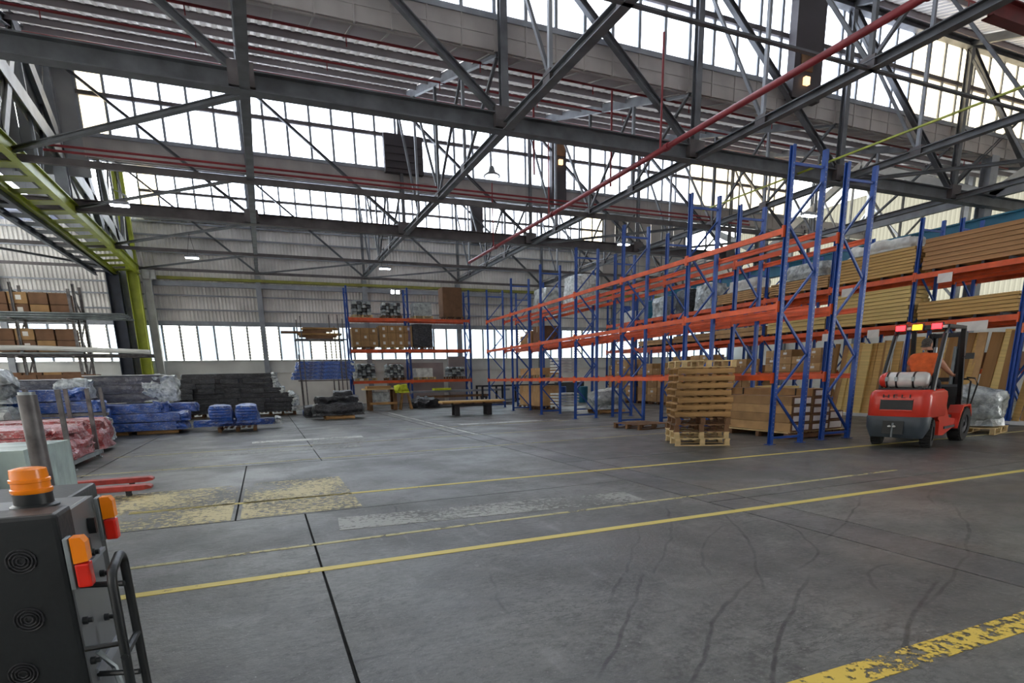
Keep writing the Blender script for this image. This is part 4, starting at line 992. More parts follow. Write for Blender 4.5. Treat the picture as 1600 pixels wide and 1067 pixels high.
# counterweight: rounded red block (plan outline lofted in height)
def rounded(x0, x1, hw, r, n=6):
    pts = []
    for cx, cy, a0 in ((x0+r, hw-r, PI/2), (x0+r, -hw+r, PI)):
        for i in range(n+1):
            a = a0+PI/2*i/n; pts.append((cx+r*math.cos(a), cy+r*math.sin(a)))
    return pts+[(x1, -hw), (x1, hw)]
def loft(rings):
    m = MB(); k = len(rings[0][0]); vs = [(x, y, z) for pts, z in rings for x, y in pts]
    m.add(vs, [(i*k+j, i*k+(j+1) % k, (i+1)*k+(j+1) % k, (i+1)*k+j) for i in range(len(rings)-1) for j in range(k)]+[tuple(range(k-1, -1, -1)), tuple(range(len(vs)-k, len(vs)))])
    m.sm = True; return m
loft([(rounded(-.5, .55, .58, .2), .60), (rounded(-.52, .55, .6, .22), .63), (rounded(-.52, .55, .6, .22), 1.0), (rounded(-.49, .55, .58, .2), 1.09), (rounded(-.42, .5, .52, .16), 1.14)]).build('counterweight', m_fred, fk)
# charcoal skirt with the steer wheel arches left open
def skirt(y0, y1): return loft([([(-.47, y0), (-.47, y1), (-.1, y1), (-.1, y0)], .2), ([(-.52, y0), (-.52, y1), (-.05, y1), (-.05, y0)], .5), ([(-.52, y0), (-.52, y1), (-.05, y1), (-.05, y0)], .54)])
sk = loft([(rounded(-.44, -.27, .5, .08), .2), (rounded(-.52, -.27, .6, .2), .40), (rounded(-.535, -.27, .61, .21), .60), (rounded(-.52, -.27, .6, .2), .625)]); sk.build('skirt', m_fgrey, fk)
MB().box(-.3, -.35, .2, .6, .35, .56).build('chassis', m_dark, fk)
MB().box(-.55, -.2, .28, -.5, .2, .54).build('tow_recess', m_black, fk)
MB().tube([(-.56, 0, .22), (-.56, 0, .5)], .02, 8).build('tow_pin', m_galv, fk)
for y in (-.03, .06): MB().lathe([(.03, 0), (.035, .02), (.0, .04)], (0, 0, 0), 10).build('tail_bulb', m_film, fk).location = (-.565, y, .42)
# grille recess
MB().box(-.535, -.32, .75, -.50, .30, .96).build('grille', m_black, fk)
gm = MB()
for k in range(5): gm.box(-.542, -.29, .775+k*.036, -.53, .25, .79+k*.036)
gm.build('grille_bar', m_dark, fk)
MB().box(-.54, -.32, .74, -.515, .28, .76).box(-.54, -.32, .95, -.515, .28, .97).build('grille_frame', m_fred, fk)
# lettering cast on the counterweight
tcv = bpy.data.curves.new('lettering', 'FONT'); tcv.body = 'HELI'; tcv.size = .135; tcv.extrude = .006; tcv.align_x = 'CENTER'; tcv.space_character = 1.5
to = bpy.data.objects.new('lettering_tmp', tcv); C.objects.link(to)
dg = bpy.context.evaluated_depsgraph_get(); me = bpy.data.meshes.new_from_object(to.evaluated_get(dg)); bpy.data.objects.remove(to)
me.materials.clear(); me.materials.append(m_black); lo = put('lettering', me, fk, (-.524, .0, .99), (PI/2, 0, -PI/2)); lo.scale = (1.5, .72, 1)
# bonnet, side panels, front fenders, floor
MB().prism([(.5, .55), (.5, 1.08), (.75, 1.08), (.95, .92), (1.05, .62), (1.05, .55)], -.42, .42, 'y').build('engine_hood', m_black, fk)
for s in (-1, 1):
    m = MB().prism([(.2, .56), (.2, 1.04), (.5, 1.04), (.62, .8), (.85, .55), (1.3, .5), (1.3, .35), (.62, .2), (.33, .22), (.3, .5)], s*.6-.02*s, s*.5, 'y'); m.build('side_panel', m_fred, fk)
    MB().prism([(1.25, .3), (1.3, .62), (1.45, .78), (1.95, .78), (2.08, .6), (2.1, .5), (1.9, .74), (1.5, .74), (1.36, .55)], s*.66, s*.4, 'y').build('fender', m_fred, fk)
    MB().box(.6, s*.6-.12 if s > 0 else s*.6, .33, 1.25, s*.6 if s > 0 else s*.6+.12, .38).build('step', m_dark, fk)
MB().box(1.0, -.5, .52, 1.55, .5, .58).build('floor_plate', m_dark, fk)
MB().prism([(1.5, .55), (1.62, 1.15), (1.7, 1.2), (1.75, .55)], -.45, .45, 'y').build('dashboard', m_black, fk)
MB().tube([(1.55, .05, 1.1), (1.3, .05, 1.36)], .022, 8).build('steering_column', m_black, fk)
sw = MB(); sw.tube([(1.3+.1*math.sin(a)*.6, .05+.17*math.cos(a), 1.38+.1*math.sin(a)) for a in [2*PI*i/16 for i in range(17)]], .014, 6, cap=False); sw.build('steering_wheel', m_black, fk)
# seat
blob(.5, .5, .13, 3, .005, 4, .4).build('seat_cushion', m_black, fk).location = (.78, .0, 1.07)
b = blob(.12, .44, .34, 5, .005, 4, .4).build('seat_back', m_black, fk); b.location = (.5, 0, 1.15); b.rotation_euler = (0, -.12, 0)
# overhead guard
for s in (-1, 1):
    MB().tube([(-.12, s*.5, 1.05), (.02, s*.49, 1.5), (.3, s*.47, 2.2), (.4, s*.46, 2.34)], .05, 8).build('rear_pillar', m_black, fk)
    MB().bar((1.7, s*.5, .7), (1.35, s*.48, 2.33), .09, .06).build('front_pillar', m_black, fk)
    MB().bar((.38, s*.47, 2.36), (1.4, s*.48, 2.36), .07, .06).build('roof_rail', m_black, fk)
for i in range(8): MB().box(.42+i*.13, -.46, 2.34, .45+i*.13, .46, 2.39).build('roof_bar', m_black, fk)
MB().box(.33, -.48, 2.31, .42, .48, 2.39).build('rear_cross_bar', m_black, fk)
# beacons
for y, e, nm in ((.38, e_red, 'red_lamp'), (-.30, e_red, 'red_lamp'), (.06, e_amb, 'amber_lamp')):
    h = MB().box(.28, y-.11, 2.29, .34, y+.11, 2.43).build('lamp_housing', m_dark, fk); MB().box(.262, y-.09, 2.31, .28, y+.09, 2.41).build(nm, e, h)
for y in (.22, -.44): MB().box(.28, y-.04, 2.32, .33, y+.04, 2.37).build('work_light', m_film, fk)
# gas cylinder with straps on a cradle
cy = MB().lathe([(.08, 0), (.13, .03), (.155, .09), (.155, .79), (.13, .85), (.09, .87), (.11, .88), (.11, .93), (.07, .93)], n=24); cy.v = [(x, z-.46, y) for x, y, z in cy.v]
c_ = cy.build('gas_cylinder', m_cyl, fk); c_.location = (-.1, .03, 1.33)
cc = MB().lathe([(.02, -.03), (.1, -.02), (.135, .03), (.157, .09), (.157, .13)], n=24); cc.v = [(x, -(z-.46), y) for x, y, z in cc.v]; cc.build('red_cylinder_end', m_fred, c_)
for y in (-.2, .12, .3):
    st = MB().lathe([(.158, -.018), (.165, -.018), (.165, .018), (.158, .018)], n=24); st.v = [(x, z+y, yy) for x, yy, z in st.v]; st.build('strap', m_dark, c_)
    bx((-.165, y, .02), (.03, .06, .08)).build('buckle', m_galv, c_)
MB().box(-.28, -.4, 1.13, .08, .45, 1.17).build('cylinder_cradle', m_dark, fk)
for y in (-.3, .3): MB().box(-.2, y-.03, 1.1, .05, y+.03, 1.2).build('cradle_leg', m_dark, fk)
MB().tube([(-.1, -.45, 1.28), (-.05, -.52, 1.2), (.1, -.52, 1.15), (.3, -.45, 1.12)], .014, 6).build('gas_hose', m_black, fk)
# mast, carriage, forks, load backrest
for s in (-1, 1):
    MB().chan((2.02, s*.32, .12), (2.02, s*.32, 2.3), .16, .09, .02, up=(0, s, 0)).build('mast_channel', m_dark, fk)
    MB().chan((2.04, s*.25, .2), (2.04, s*.25, 2.25), .12, .07, .02, up=(0, s, 0)).build('inner_channel', m_dark, fk)
    MB().tube([(1.95, s*.2, .2), (1.95, s*.2, 2.0)], .04, 8).build('lift_cylinder', m_galv, fk)
    MB().box(2.22, s*.25-.06, .06, 3.3, s*.25+.06, .1).box(2.22, s*.25-.06, .06, 2.27, s*.25+.06, .7).build('fork', m_dark, fk)
    MB().tube([(2.2, s*.52, .5), (2.2, s*.52, 1.25), (2.2, s*.46, 1.3), (2.2, 0, 1.3)], .02, 6).build('load_backrest', m_black, fk)
for z in (.4, 1.25, 2.2): MB().box(1.98, -.36, z, 2.06, .36, z+.09).build('mast_crossbar', m_dark, fk)
for z in (.25, .62): MB().box(2.15, -.5, z, 2.2, .5, z+.1).build('carriage_plate', m_dark, fk)
for y in (-.3, -.15, .15, .3): MB().bar((2.2, y, .6), (2.2, y, 1.3), .02).build('backrest_bar', m_black, fk)
MB().tube([(1.4, -.52, 1.75), (1.3, -.62, 1.8)], .01, 5).build('mirror_arm', m_black, fk); bx((1.28, -.68, 1.78), (.03, .16, .12)).build('mirror', m_black, fk)
MB().tube([(1.95, -.6, .5), (1.95, -.72, 1.2), (1.95, -.66, 1.32), (1.95, -.5, 1.34)], .018, 6).build('side_rail', m_black, fk)
# driver, seated with the back to the camera
dr = bpy.data.meshes.new('person')
J = {'pel': (.72, 0, 1.27, .15, .19), 'waist': (.70, 0, 1.42, .13, .18), 'chest': (.70, -.01, 1.62, .14, .21), 'neckb': (.72, -.01, 1.80, .085, .10), 'neck': (.74, -.01, 1.87, .055, .06), 
     'shl': (.71, .19, 1.75, .085, .085), 'ell': (.86, .29, 1.50, .055, .055), 'wrl': (1.12, .2, 1.40, .036, .036), 'hal': (1.2, .17, 1.40, .04, .03),
     'shr': (.71, -.21, 1.75, .085, .085), 'elr': (.84, -.36, 1.52, .055, .055), 'wrr': (1.05, -.42, 1.40, .036, .036), 'har': (1.13, -.41, 1.39, .04, .03),
     'hpl': (.78, .11, 1.25, .10, .10), 'knl': (1.18, .15, 1.24, .075, .075), 'anl': (1.32, .15, .80, .05, .05), 'tol': (1.46, .15, .72, .045, .045),
     'hpr': (.78, -.11, 1.25, .10, .10), 'knr': (1.18, -.15, 1.24, .075, .075), 'anr': (1.32, -.15, .80, .05, .05), 'tor': (1.46, -.15, .72, .045, .045)}
Ed = [('pel','waist'),('waist','chest'),('chest','neckb'),('neckb','neck'),('chest','shl'),('shl','ell'),('ell','wrl'),('wrl','hal'),('chest','shr'),('shr','elr'),('elr','wrr'),('wrr','har'),('pel','hpl'),('hpl','knl'),('knl','anl'),('anl','tol'),('pel','hpr'),('hpr','knr'),('knr','anr'),('anr','tor')]
ps = thing('person', 'person in orange shirt seated on the forklift, seen from behind', 'person', tuple(fk.matrix_basis.translation) if False else (12.0, 7.71, .02), .26)
def skin(name, joints, edges, m, parent, sub=2):
    idx = {k: i for i, k in enumerate(joints)}
    me = bpy.data.meshes.new(name); me.from_pydata([J_[:3] for J_ in joints.values()], [(idx[a], idx[b]) for a, b in edges], [])
    o = bpy.data.objects.new(name, me); C.objects.link(o)
    sm_ = o.modifiers.new('skin', 'SKIN'); sm_.use_smooth_shade = True
    for i, v in enumerate(joints.values()):
        sv = me.skin_vertices[0].data[i]; sv.radius = (v[3], v[4] if len(v) > 4 else v[3]); sv.use_root = (i == 0)
    s_ = o.modifiers.new('sub', 'SUBSURF'); s_.levels = sub; s_.render_levels = sub
    dg = bpy.context.evaluated_depsgraph_get(); m2 = bpy.data.meshes.new_from_object(o.evaluated_get(dg)); bpy.data.objects.remove(o)
    m2.materials.clear(); m2.materials.append(m); return put(name, m2, parent)
body = skin('body', J, Ed, m_skin, ps)
# clothes: slightly thicker shells over the same skeleton
def grow(keys, d, cut={}):
    return {k: (cut.get(k, J[k])[0], cut.get(k, J[k])[1], cut.get(k, J[k])[2], J[k][3]+d, J[k][4]+d) for k in keys}
skin('shirt', grow(['chest', 'waist', 'pel', 'neckb', 'shl', 'ell', 'shr', 'elr'], .024, {'ell': (.80, .26, 1.60), 'elr': (.79, -.31, 1.62)}), [('chest','waist'),('waist','pel'),('chest','neckb'),('chest','shl'),('shl','ell'),('chest','shr'),('shr','elr')], m_hivis, ps)
skin('trousers', grow(['pel', 'hpl', 'knl', 'anl', 'hpr', 'knr', 'anr'], .015), [('pel','hpl'),('hpl','knl'),('knl','anl'),('pel','hpr'),('hpr','knr'),('knr','anr')], m_trou, ps)
hd = blob(.19, .155, .24, 2, .002, 6, .95).build('head', m_skin, ps); hd.location = (.77, -.01, 1.89); hd.rotation_euler = (0, .06, -.35)
hr = blob(.205, .168, .19, 6, .006, 6, .95).build('hair', m_hair, ps); hr.location = (.757, -.008, 1.957); hr.rotation_euler = (0, -.1, -.35)
for s in (-1, 1): bx((0, s*.082, .11), (.035, .018, .055)).build('ear', m_skin, hd)
MB().prism([(.09, .09), (.118, .08), (.1, .13)], -.014, .014, 'y').build('nose', m_skin, hd)
for s in (-1, 1): MB().lathe([(.004, -.005), (.011, 0), (.004, .005)], (.092, s*.032, .14), 8).build('eye', m_film, hd)
bx((.088, 0, .058), (.012, .05, .01)).build('mouth', m_red, hd)
for s, w_ in ((1, 'hal'), (-1, 'har')):
    hx, hy, hz = J[w_][:3]
    for i in range(4): MB().tube([(hx+.02, hy+(i-1.5)*.02, hz), (hx+.06, hy+(i-1.5)*.021, hz+.01), (hx+.075, hy+(i-1.5)*.021, hz-.02), (hx+.06, hy+(i-1.5)*.02, hz-.04)], [.010, .009, .008, .007], 6).build('finger', m_skin, body)
    MB().tube([(hx, hy-s*.03, hz), (hx+.03, hy-s*.055, hz), (hx+.055, hy-s*.05, hz-.015)], [.011, .010, .008], 6).build('thumb', m_skin, body)
# load on the forks
pallet(pb, (15.9, 8.55, 0), .26, 'pale pallet with silver bag in front of the forklift')
wrapped(15.95, 8.55, .155, 1.1, 1.15, .95, m_wrap, 'big silver plastic wrapped bag on the pallet ahead of the forklift', 61, amp=.12, rnd=.6, rz=.26)

# ================================================================ FOREGROUND MACHINE (left edge)
mc = thing('machine_cabinet', 'black machine cabinet with amber beacon at the lower left edge', 'machine', (-.95, 2.35, 0))
def mb(x0, y0, z0, x1, y1, z1): return MB().box(x0+.95, y0-2.35, z0, x1+.95, y1-2.35, z1)
mb(-1.5, 1.92, .16, -.572, 2.06, 1.205).build('rear_cabinet', m_black, mc, bevel=.012)
mb(-1.5, 2.06, .16, -.58, 2.3, 1.19).build('body', m_grayp, mc, bevel=.008)
MB().prism([(-.07+.95-.5+0, 0)]*0 or [(.378, 1.19), (.378, 1.0), (.366, 1.0), (.366, 1.19)], -.3, -.06, 'y').build('side_lid', m_grayp, mc)
mb(-1.5, 2.3, .16, -.66, 2.72, 1.175).build('front_cabinet', m_black, mc, bevel=.012)
mb(-.58, 1.93, .2, -.568, 2.27, 1.0).build('side_panel', m_grayp, mc)
mb(-.59, 2.0, .1, -.555, 2.3, .2).build('kick_plate', m_steell, mc)
mb(-.575, 2.1, 1.0, -.56, 2.28, 1.012).build('lid_seam', m_steell, mc)
mb(-.575, 1.98, .66, -.562, 2.26, .70).build('lower_trim', m_steell, mc)
for (x, y) in ((-1.3, 2.1), (-1.3, 2.6), (-.72, 2.1), (-.72, 2.6)):
    wl_ = MB().lathe([(.09, -.04), (.11, -.03), (.11, .03), (.09, .04)], n=18); wl_.v = [(z, a, b) for a, b, z in wl_.v]; wl_.build('wheel', m_rubber, mc).location = (x+.95, y-2.35, .11)
be = MB().lathe([(.062, 0), (.062, .006), (.05, .012), (.05, .045), (.045, .047)], n=28).build('beacon_base', m_black, mc); be.location = (-.69+.95, 2.16-2.35, 1.19)
MB().lathe([(.05, .045), (.053, .05), (.053, .058), (.049, .06), (.049, .078), (.052, .08), (.052, .088), (.048, .09), (.046, .118), (.03, .122)], n=28).build('beacon_lens', m_orange_l, be)
for y, z in ((1.90, 1.06), (2.26, 1.11)):
    h = bx((-.558+.95, y+.02-2.35, z), (.012, .046, .15)).build('lamp_base', m_galv, mc, bevel=.003)
    MB().prism([(0, 0), (.035, .005), (.035, .06), (.026, .075), (0, .075)], -.022, .022, 'y').build('amber_lens', m_orange_l, h).location = (.01, .0, 0)
    bx((0, 0, 0), (.035, .044, .07)).build('red_lens', m_red_l, h, bevel=.006).location = (.027, 0, -.037)
    for o in h.children: o.location.x += .395 if False else 0
    for o in list(h.children): o.location = Vector(o.location)+Vector((-.558+.95, y+.02-2.35, z))
for y, z in ((2.03, 1.01), (1.955, .87), (1.955, .74), (2.14, 1.03), (2.2, .94), (2.16, .8)):
    k = MB().lathe([(.012, 0), (.012, .012), (.008, .014), (.008, .024)], n=10); k.v = [(zz, a, b) for a, b, zz in k.v]; k.build('knob', m_black, mc).location = (-.568+.95, y-2.35, z)
for y, z in ((2.18, 1.11), (2.09, 1.065)):
    l_ = bx((-.56+.95, y-2.35, z), (.02, .016, .05)).build('latch', m_black, mc)
for x, z in ((-.67, 1.08), (-.68, .91), (-.72, .75)):
    for r_ in (.034, .026, .018, .01):
        ring = MB().tube([(x+.95+r_*math.cos(a), 1.917-2.35, z+r_*math.sin(a)) for a in [2*PI*i/20 for i in range(21)]], .0022, 5, cap=False).build('vent_ring', m_dark, mc)
hp = []
for cy_, cz_, a0 in ((-.40, 1.015, 0), (-.47, 1.0, 90), (-.47, .60, 180), (-.38, .60, 270)):
    for q in range(5): a = math.radians(a0+q*22.5); hp.append((.5, cy_+.045*math.cos(a), cz_+.045*math.sin(a)))
MB().tube(hp+hp[:2], .0125, 10, cap=False, up=(1, 0, 0)).build('handle', m_black, mc)
for z in (.97, .68): MB().tube([(.375, -.36, z), (.5, -.40, z)], .009, 8).build('handle_bracket', m_black, mc)
MB().tube([(.5, -.53, .79), (.5, -.35, .79)], .01, 8).build('handle_bar', m_black, mc)
MB().tube([(.38, -.42, .79), (.5, -.42, .79)], .008, 6).build('handle_bracket', m_black, mc)
MB().tube([(.39, -.35, .75), (.42, -.33, .68), (.44, -.36, .6), (.45, -.4, .5)], .009, 6).build('cable', m_galv, mc)

# ================================================================ LEFT SIDE GOODS
# pallet truck forks
t = thing('pallet_truck', 'red pallet truck forks lying behind the black machine', 'pallet truck', (-2.6, 10.0, 0))
for y, l in ((-.45, .95), (.35, .85)):
    MB().prism([(-.9, .08), (l-.12, .08), (l, .10), (l, .13), (l-.05, .15), (-.9, .15)], y-.09, y+.09, 'y').build('fork', m_forkred, t)
    for q in (.55,): MB().lathe([(.04, -.05), (.04, .05)], n=12).build('load_roller', m_dark, t).location = (l-.3, y, .05)
MB().box(-1.2, -.5, .05, -.9, .4, .45).build('housing', m_forkred, t); MB().tube([(-1.1, -.05, .4), (-1.35, -.05, 1.1)], .02, 8).build('drawbar', m_dark, t)
for y in (-.2, .15): MB().lathe([(.1, -.04), (.1, .04)], n=14).build('steer_wheel', m_dark, t).location = (-1.1, y, .1)
# sheet glass like pack on a post stillage, close on the left
t = thing('sheet_pack', 'pale green wrapped sheet pack at left edge behind the black machine', 'sheet pack', (-2.6, 5.8, .25))
for k in range(6): MB().box(-1.5, -.8+k*.27, 0, 1.0-k*.03, -.8+k*.27+.26, .87-k*.012).build('sheet_bundle', m_pvc, t)
MB().box(-1.5, -.85, .0, .8, -.81, .84).build('film_flap', m_film, t)
c3 = MB().lathe([(.24, 0), (.24, .9)], n=24); c3.v = [(x, z, y) for x, y, z in c3.v]; o = c3.build('cardboard_roll', m_card2); place(o, (-2.55, 3.6, 1.0), 0, 'brown cardboard roll end at left edge beside the pale sheet pack', 'roll')
sb = MB().box(-2.9, 3.5, 0, -2.2, 4.6, .74); o = sb.build('timber_block', m_pallet); tag(o, 'wooden crate under the cardboard roll at left edge', 'crate')
t = thing('post_stillage', 'grey tubular stillage with one thick post near the left edge', 'stillage', (-2.6, 5.0, 0))
MB().tube([(1.13, -.15, 0), (1.13, -.15, 1.5)], .055, 14).build('post', m_rawpost, t); MB().lathe([(.04, 0), (.048, .02), (.048, 0)], (1.13, -.15, 1.5), 14).build('post_cap', m_galv, t)
MB().box(-1.6, -.2, .12, .95, -.1, .22).build('rail', m_rawpost, t); MB().box(-1.6, 1.7, .12, .8, 1.8, .22).build('rail', m_rawpost, t)
MB().tube([(-1.5, -.15, 0), (-1.5, -.15, 1.5)], .055, 14).build('post', m_rawpost, t)
# stillage with red wrapped lengths
t = thing('post_stillage', 'grey post stillage holding red wrapped lengths, left foreground', 'stillage', (-5.0, 14, 0))
for x, y in ((-2.6, -1.0), (1.52, -1.0), (-2.6, 1.2), (1.45, 1.2), (-.6, -1.0), (-.6, 1.2)):
    MB().bar((x, y, 0), (x, y, 1.5), .075, .075).build('post', m_rawpost, t); MB().box(x-.07, y-.07, 0, x+.07, y+.07, .03).build('foot_plate', m_galv, t)
for y in (-1.0, 1.2): MB().box(-2.7, y-.04, .1, 1.55, y+.04, .18).build('rail', m_galv, t)
for x in (-2.6, -.6, 1.5): MB().box(x-.04, -1, .1, x+.04, 1.2, .18).build('cross_rail', m_galv, t)
def bundle(name, x0, y0, z0, ln, w_, h, nx, nz, mm, label, cat='wrapped bundle', tail=0, seed=1, ax='x', film=m_wrapw, over=None):
    """bundle of wrapped lengths along x; the film tail is gathered at the right-hand end"""
    t = thing(name, label, cat, (x0+ln/2, y0+w_/2, z0)); dy = w_/nx; dz = h/nz
    for i in range(nx):
        for k in range(nz):
            b = blob(ln-random.uniform(0, .25), dy*.96, dz*.98, seed+i*3+k*7, .02, 5, .12); q = ((i+.5)*dy-w_/2, k*dz, random.uniform(-.08, .08))
            b.v = [(vx+q[2], vy+q[0], vz+q[1]) for vx, vy, vz in b.v]; b.build('length', mm, t)
    if tail:
        b = blob(tail*2, w_*1.02, h*1.0, seed+5, .12, 9, .35); b.v = [(vx+ln/2-tail*.3, vy, vz) for vx, vy, vz in b.v]; b.build('film_end', film, t)
    if over:
        MB().box(-ln/2, -w_/2-.02, h, ln/2, w_/2+.02, h+.03).build('film_cover', over, t)
    return t
for k in range(4):
    bundle('red_bundle', -7.6, 13.15, .19+k*.15, 4.05-.05*k, 1.9, .145, 4, 1, m_wrapr, 'red lengths in pinkish film, %s layer of the left stillage' % ('bottom', 'second', 'third', 'top')[k], tail=.12, seed=3+k, film=m_wrapr)
bundle('red_bundle', -7.2, 16.1, .08, 3.35, 1.4, .7, 3, 4, m_wrapr, 'red wrapped bundle with crinkled film ends behind left stillage', tail=.3, seed=21, film=m_wrapr)
bundle('silver_bundle', -7.4, 18.6, .06, 3.1, 1.3, .6, 3, 3, m_galv, 'silver tubes with bunched white film ends beyond red bundle', tail=.3, seed=31)
t = thing('post_stillage', 'second grey post stillage with tall posts before blue bundles, left', 'stillage', (-5.4, 18.0, 0))
for x, y in ((-1.9, -.6), (.9, -.6), (-.6, 1.8), (1.1, 1.8), (-2.4, 1.8), (.1, -.6)):
    MB().bar((x, y, 0), (x, y, 1.5), .08, .08).build('post', m_rawpost, t)
MB().box(-2.5, -.66, .72, 1.0, -.6, .8).build('rail', m_rawpost, t); MB().box(-2.5, 1.8, .72, 1.2, 1.86, .8).build('rail', m_rawpost, t)
# blue stacks
for k in range(4):
    bundle('blue_bundle', -7.4, 20.4, .12+k*.34, 2.75+(.1 if k % 2 else 0)-(.0 if k < 3 else .55), 1.2, .33, 2, 1 if k < 3 else 1, m_wrapb, 'blue wrapped bundle, %s layer of the stack behind the stillage posts' % ('bottom', 'second', 'third', 'top')[k], tail=.16, seed=40+k, film=m_wrapb)
for k in range(3):
    bundle('blue_bundle', -5.2+.1*k, 21.3, .12+k*.28, 2.6-(.7 if k == 2 else 0), 1.5, .27, 3, 1, m_wrapb, 'blue wrapped bundle, %s layer of the long stack near the green column' % ('bottom', 'middle', 'top')[k], tail=.15, seed=50+k, film=m_wrapb)
bundle('blue_bundle', -5.4, 22.8, .62, 3.2, .9, .3, 3, 1, m_wrapb, 'flat blue wrapped sections under the charcoal mattress like bundle', seed=57)
for x, y, lb in ((-4.7, 22.0, 'long blue stack, left'), (-3.3, 22.0, 'long blue stack, right'), (-6.6, 21.0, 'blue stack behind the posts'), (-.95, 21.3, 'pair of blue rounded bundles')):
    pallet(pa if y != 21.3 else pcx, (x, y, -.02), 0, 'brown pallet under the %s' % lb)
# charcoal bundles with white film ends
o = MB().box(-2.4, -.55, 0, 2.4, .55, .9).build('dark_crate_base', m_dark); place(o, (-5.4, 24.6, 0), 0, 'dark base carrying the charcoal film bundles by green column', 'crate')
bundle('charcoal_bundle', -5.6, 23.7, .95, 2.3, 1.4, .92, 1, 3, m_wrapg, 'thick charcoal bundle with bunched white film end near green column', tail=.6, seed=60, over=m_film)
bundle('charcoal_bundle', -8.2, 22.2, 1.15, 2.7, 1.2, .6, 1, 2, m_wrapg, 'slim charcoal bundle with white film end, left of the thick one', tail=.5, seed=63, over=m_film)
o = MB().box(-1.3, -.5, 0, 1.3, .5, 1.2).build('dark_crate_base', m_dark); place(o, (-7.0, 22.9, 0), 0, 'dark base under slim charcoal bundle', 'crate')
wrapped(-7.45, 19.8, 1.1, 2.6, 1.6, .95, m_wrap, 'upper mound of clear film wrapped goods at left edge', 71, amp=.13, rnd=.6)
wrapped(-7.3, 19.0, 0, 2.6, 1.4, 1.15, m_wrap, 'lower mound of clear film wrapped goods at left edge', 72, amp=.16, rnd=.4)
# twin blue rounded bundles on a pallet, lying on long blue tubes
for i, x in enumerate((-1.38, -.62)):
    b = blob(.74, 1.0, .62, 80+i, .05, 8, .55).build('blue_bundle', m_wrapb); place(b, (x, 20.9, .27), 0, 'rounded blue shrink wrapped bundle, %s one of the pair on a pallet' % ('left', 'right')[i], 'wrapped bundle')
    for k in range(5): MB().tube([(-.3, -.5-.012, .12+k*.09), (.3, -.5-.012, .12+k*.09)], .02, 6).build('band', m_blue, b)
bundle('blue_tubes', -2.35, 21.5, .14, 2.7, .3, .22, 1, 1, m_wrapb, 'long low blue wrapped tubes behind the rounded pair', seed=85, tail=.08)
# big black stack right of the green column
rr = random.Random(5)
for k in range(8):
    if k < 4: x0, x1 = -3.9+rr.uniform(-.1, .1), 1.25+rr.uniform(-.2, .1)
    else: x0, x1 = -3.75+.1*(k-4)+rr.uniform(-.1, .1), .75-.1*(k-4)+rr.uniform(-.1, .1)
    bundle('black_bundle', x0, 29.3, .2+k*.222, x1-x0, 1.5, .215, 3, 1, m_wrapk, 'black wrapped lengths, %s layer of the big black stack' % ORD[k], tail=.16, seed=90+k)
COLW = ['far left', 'left', 'centre left', 'centre', 'centre right', 'right']
for k in range(7):
    for q in range(5 if k < 4 else 4):
        if rr.random() < .25: continue
        wd = rr.uniform(.55, .95); x = -3.3+q*.95+rr.uniform(-.15, .15)
        wrapped(x, 29.28, .2+k*.222, wd, rr.uniform(.25, .45), .215, m_wrapk, 'black wrapped packet on %s layer of the big black stack, %s' % (ORD[k], COLW[q]), 110+k*6+q, 'wrapped bundle', 'black_packet', rnd=.15, amp=.015)
for i, x in enumerate((-3.2, -1.8, -.4, .7)): pallet(pcx, (x, 30.0, .02), 0, 'dark pallet under the big black stack, %s from the left' % ORD[i])
# black bundles on a pallet
pallet(pa, (2.75, 25.1, 0), 0, 'brown pallet under the small black bundle heap'); 
for i, (x, y, z, sx, sy, sz) in enumerate(((2.75, 25.1, .15, 2.1, 1.1, .5), (2.3, 25.3, .62, .9, .8, .28), (3.1, 25.3, .62, 1.0, .8, .32), (3.0, 25.4, .92, .8, .6, .2), (1.9, 27.2, 0, .8, .9, .5))):
    b = blob(sx, sy, sz, 120+i, .07, 8, .35).build('black_bundle', m_wrapk); place(b, (x, y, z), 0, ['broad black wrapped bundle at the bottom of the small heap', 'left black wrapped bundle upon the small heap', 'right black wrapped bundle upon the small heap', 'top black wrapped bundle of the small heap', 'black wrapped bundle on floor left of the small heap'][i], 'wrapped bundle')
b = blob(.8, .9, .3, 140, .04, 7, .4).build('blue_bundle', m_wrapb); place(b, (1.9, 28.3, 0), 0, 'small blue wrapped bundle on floor between black heaps', 'wrapped bundle')
# cantilever stillages carrying blue lengths
t = thing('tall_stillage', 'tall thin grey post stillage by the far windows holding blue lengths', 'stillage', (3.0, 34.6, 0))
for x, y, h in ((-1.1, -.5, 3.0), (-.85, -.5, 5.0), (1.1, -.5, 5.1), (1.35, -.5, 4.9), (-1.0, .5, 4.9), (.75, .5, 5.2), (1.0, .5, 4.6)): MB().bar((x, y, 0), (x, y, h), .06).build('post', m_rawpost, t)
for z in (1.55, 3.75):
    for y in (-.5, .5): MB().box(-1.2, y-.03, z, 1.5, y+.03, z+.07).build('rail', m_rawpost, t)
    for x in (-1.0, 1.2): MB().box(x-.04, -.5, z, x+.04, .5, z+.07).build('cross_rail', m_rawpost, t)
for k in range(5): bundle('blue_bundle', 1.45+.06*k, 34.2, 1.64+k*.2, 3.35-.05*k, .9, .195, 3, 1, m_wrapb, 'blue wrapped lengths in the tall stillage, %s layer' % ORD[k], seed=150+k, tail=.1)
for k in range(6):
    ln = rr.uniform(1.4, 2.6); o = MB().box(-ln/2, -.35, 0, ln/2, .35, .09).build('loose_board', (m_cardd, m_palletd, m_pallet)[k % 3]); place(o, (2.7+rr.uniform(-.5, .5), 34.6, 3.84+k*.1), rr.uniform(-.1, .1), 'loose brown board in heap on top of tall stillage, %s from below' % ORD[k], 'board')
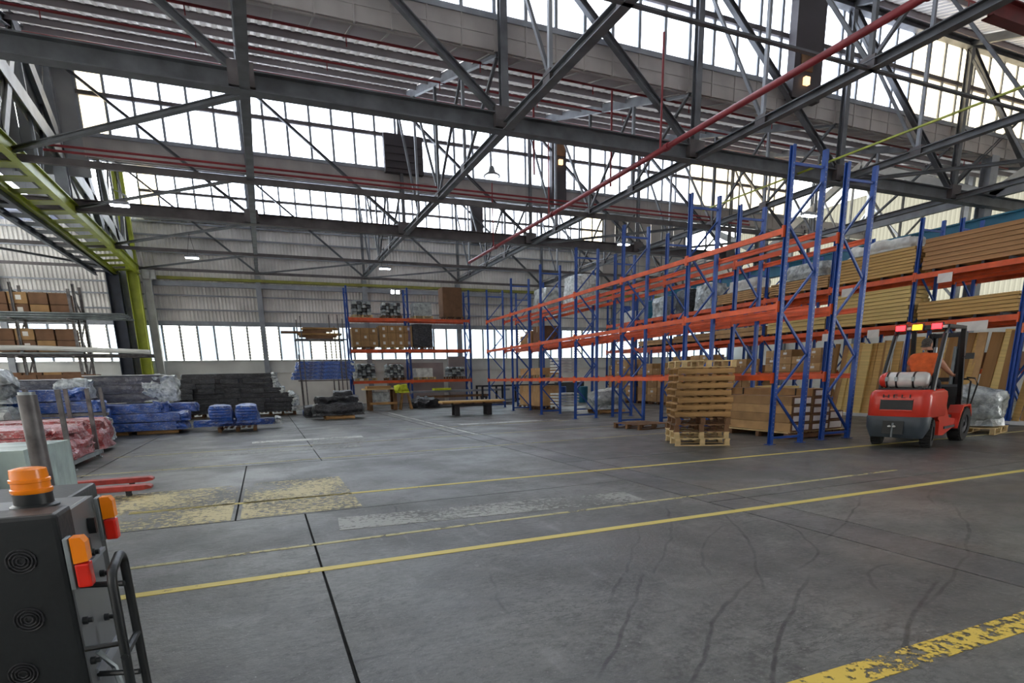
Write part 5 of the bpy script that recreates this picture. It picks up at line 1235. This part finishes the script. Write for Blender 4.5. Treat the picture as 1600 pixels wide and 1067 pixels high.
# left aisle racking seen between the columns
t = rack('pallet_rack', 'galvanised rack in the left aisle with cartons and long tubes', (-13.2, 31.2, 0), -PI/2, [0, 2.1, 4.2, 6.3], 1.0, 5.7, (1.6, 2.9, 4.3), [m_forkred, m_galv, m_galv], perf=0)
for c in t.children:
    if c.name.split('.')[0] in ('upright', 'brace', 'foot_plate'): c.data.materials[0] = m_rawpost
for li, z in enumerate((1.7, 2.98, 4.4)):
    for j in range(9):
        x = -12.9+j*.68
        if li == 1 and j in (3, 4): continue
        for k in range(2 if li != 0 else 1):
            carton(x, 30.6, z+k*.47, .62, .8, .45, (m_cardd, m_card, m_cardd)[(j+k) % 3], 'brown carton in the left aisle rack, %s level, %s column, %s' % (('lowest', 'middle', 'top')[li], ORD[j], ('lower', 'upper')[k]), 'cartons in the left aisle rack', sticker=(j % 3 == 0))
t = thing('tube_bundle', 'long grey steel tubes laid across the left aisle rack', 'tubes', (-8.4, 30.0, 4.3))
for i in range(6):
    for k in range(3): MB().tube([(-4.6, -.3+i*.1, k*.09), (3.6-k*.12-rr.uniform(0, .3), -.3+i*.1, k*.09)], .04, 6).build('tube', m_galv, t)
t = thing('tube_bundle', 'long pale tube and thin bars sagging across lower left rack', 'tubes', (-8.4, 29.9, 2.95))
MB().tube([(-4.6, -.2, .18), (0, -.2, .16), (2.6, -.2, .05), (4.0, -.2, -.02)], .1, 8).build('pale_tube', m_band, t)
for k in range(3): MB().tube([(-4.6, k*.08, -.06-k*.05), (4.1, k*.08, -.12-k*.05)], .03, 6).build('bar', m_rawpost, t)
t = thing('arm_bracket', 'grey cantilever arms carrying the long tubes in left aisle', 'bracket', (-8.4, 29.9, 0))
for x in (-.6, 1.3, -3.6):
    MB().bar((x, .35, 0), (x, .35, 5.5), .1).build('post', m_rawpost, t)
    for z in (2.72, 4.2): MB().box(x-.04, -.5, z, x+.04, .35, z+.07).build('arm', m_rawpost, t)
board_pack('long_box_row', -12.8, 30.1, 1.55, 6.2, .9, .5, 2, 3, m_cardd, 'row of long dark brown packs low in the left aisle', cat='carton pack', strap=False)
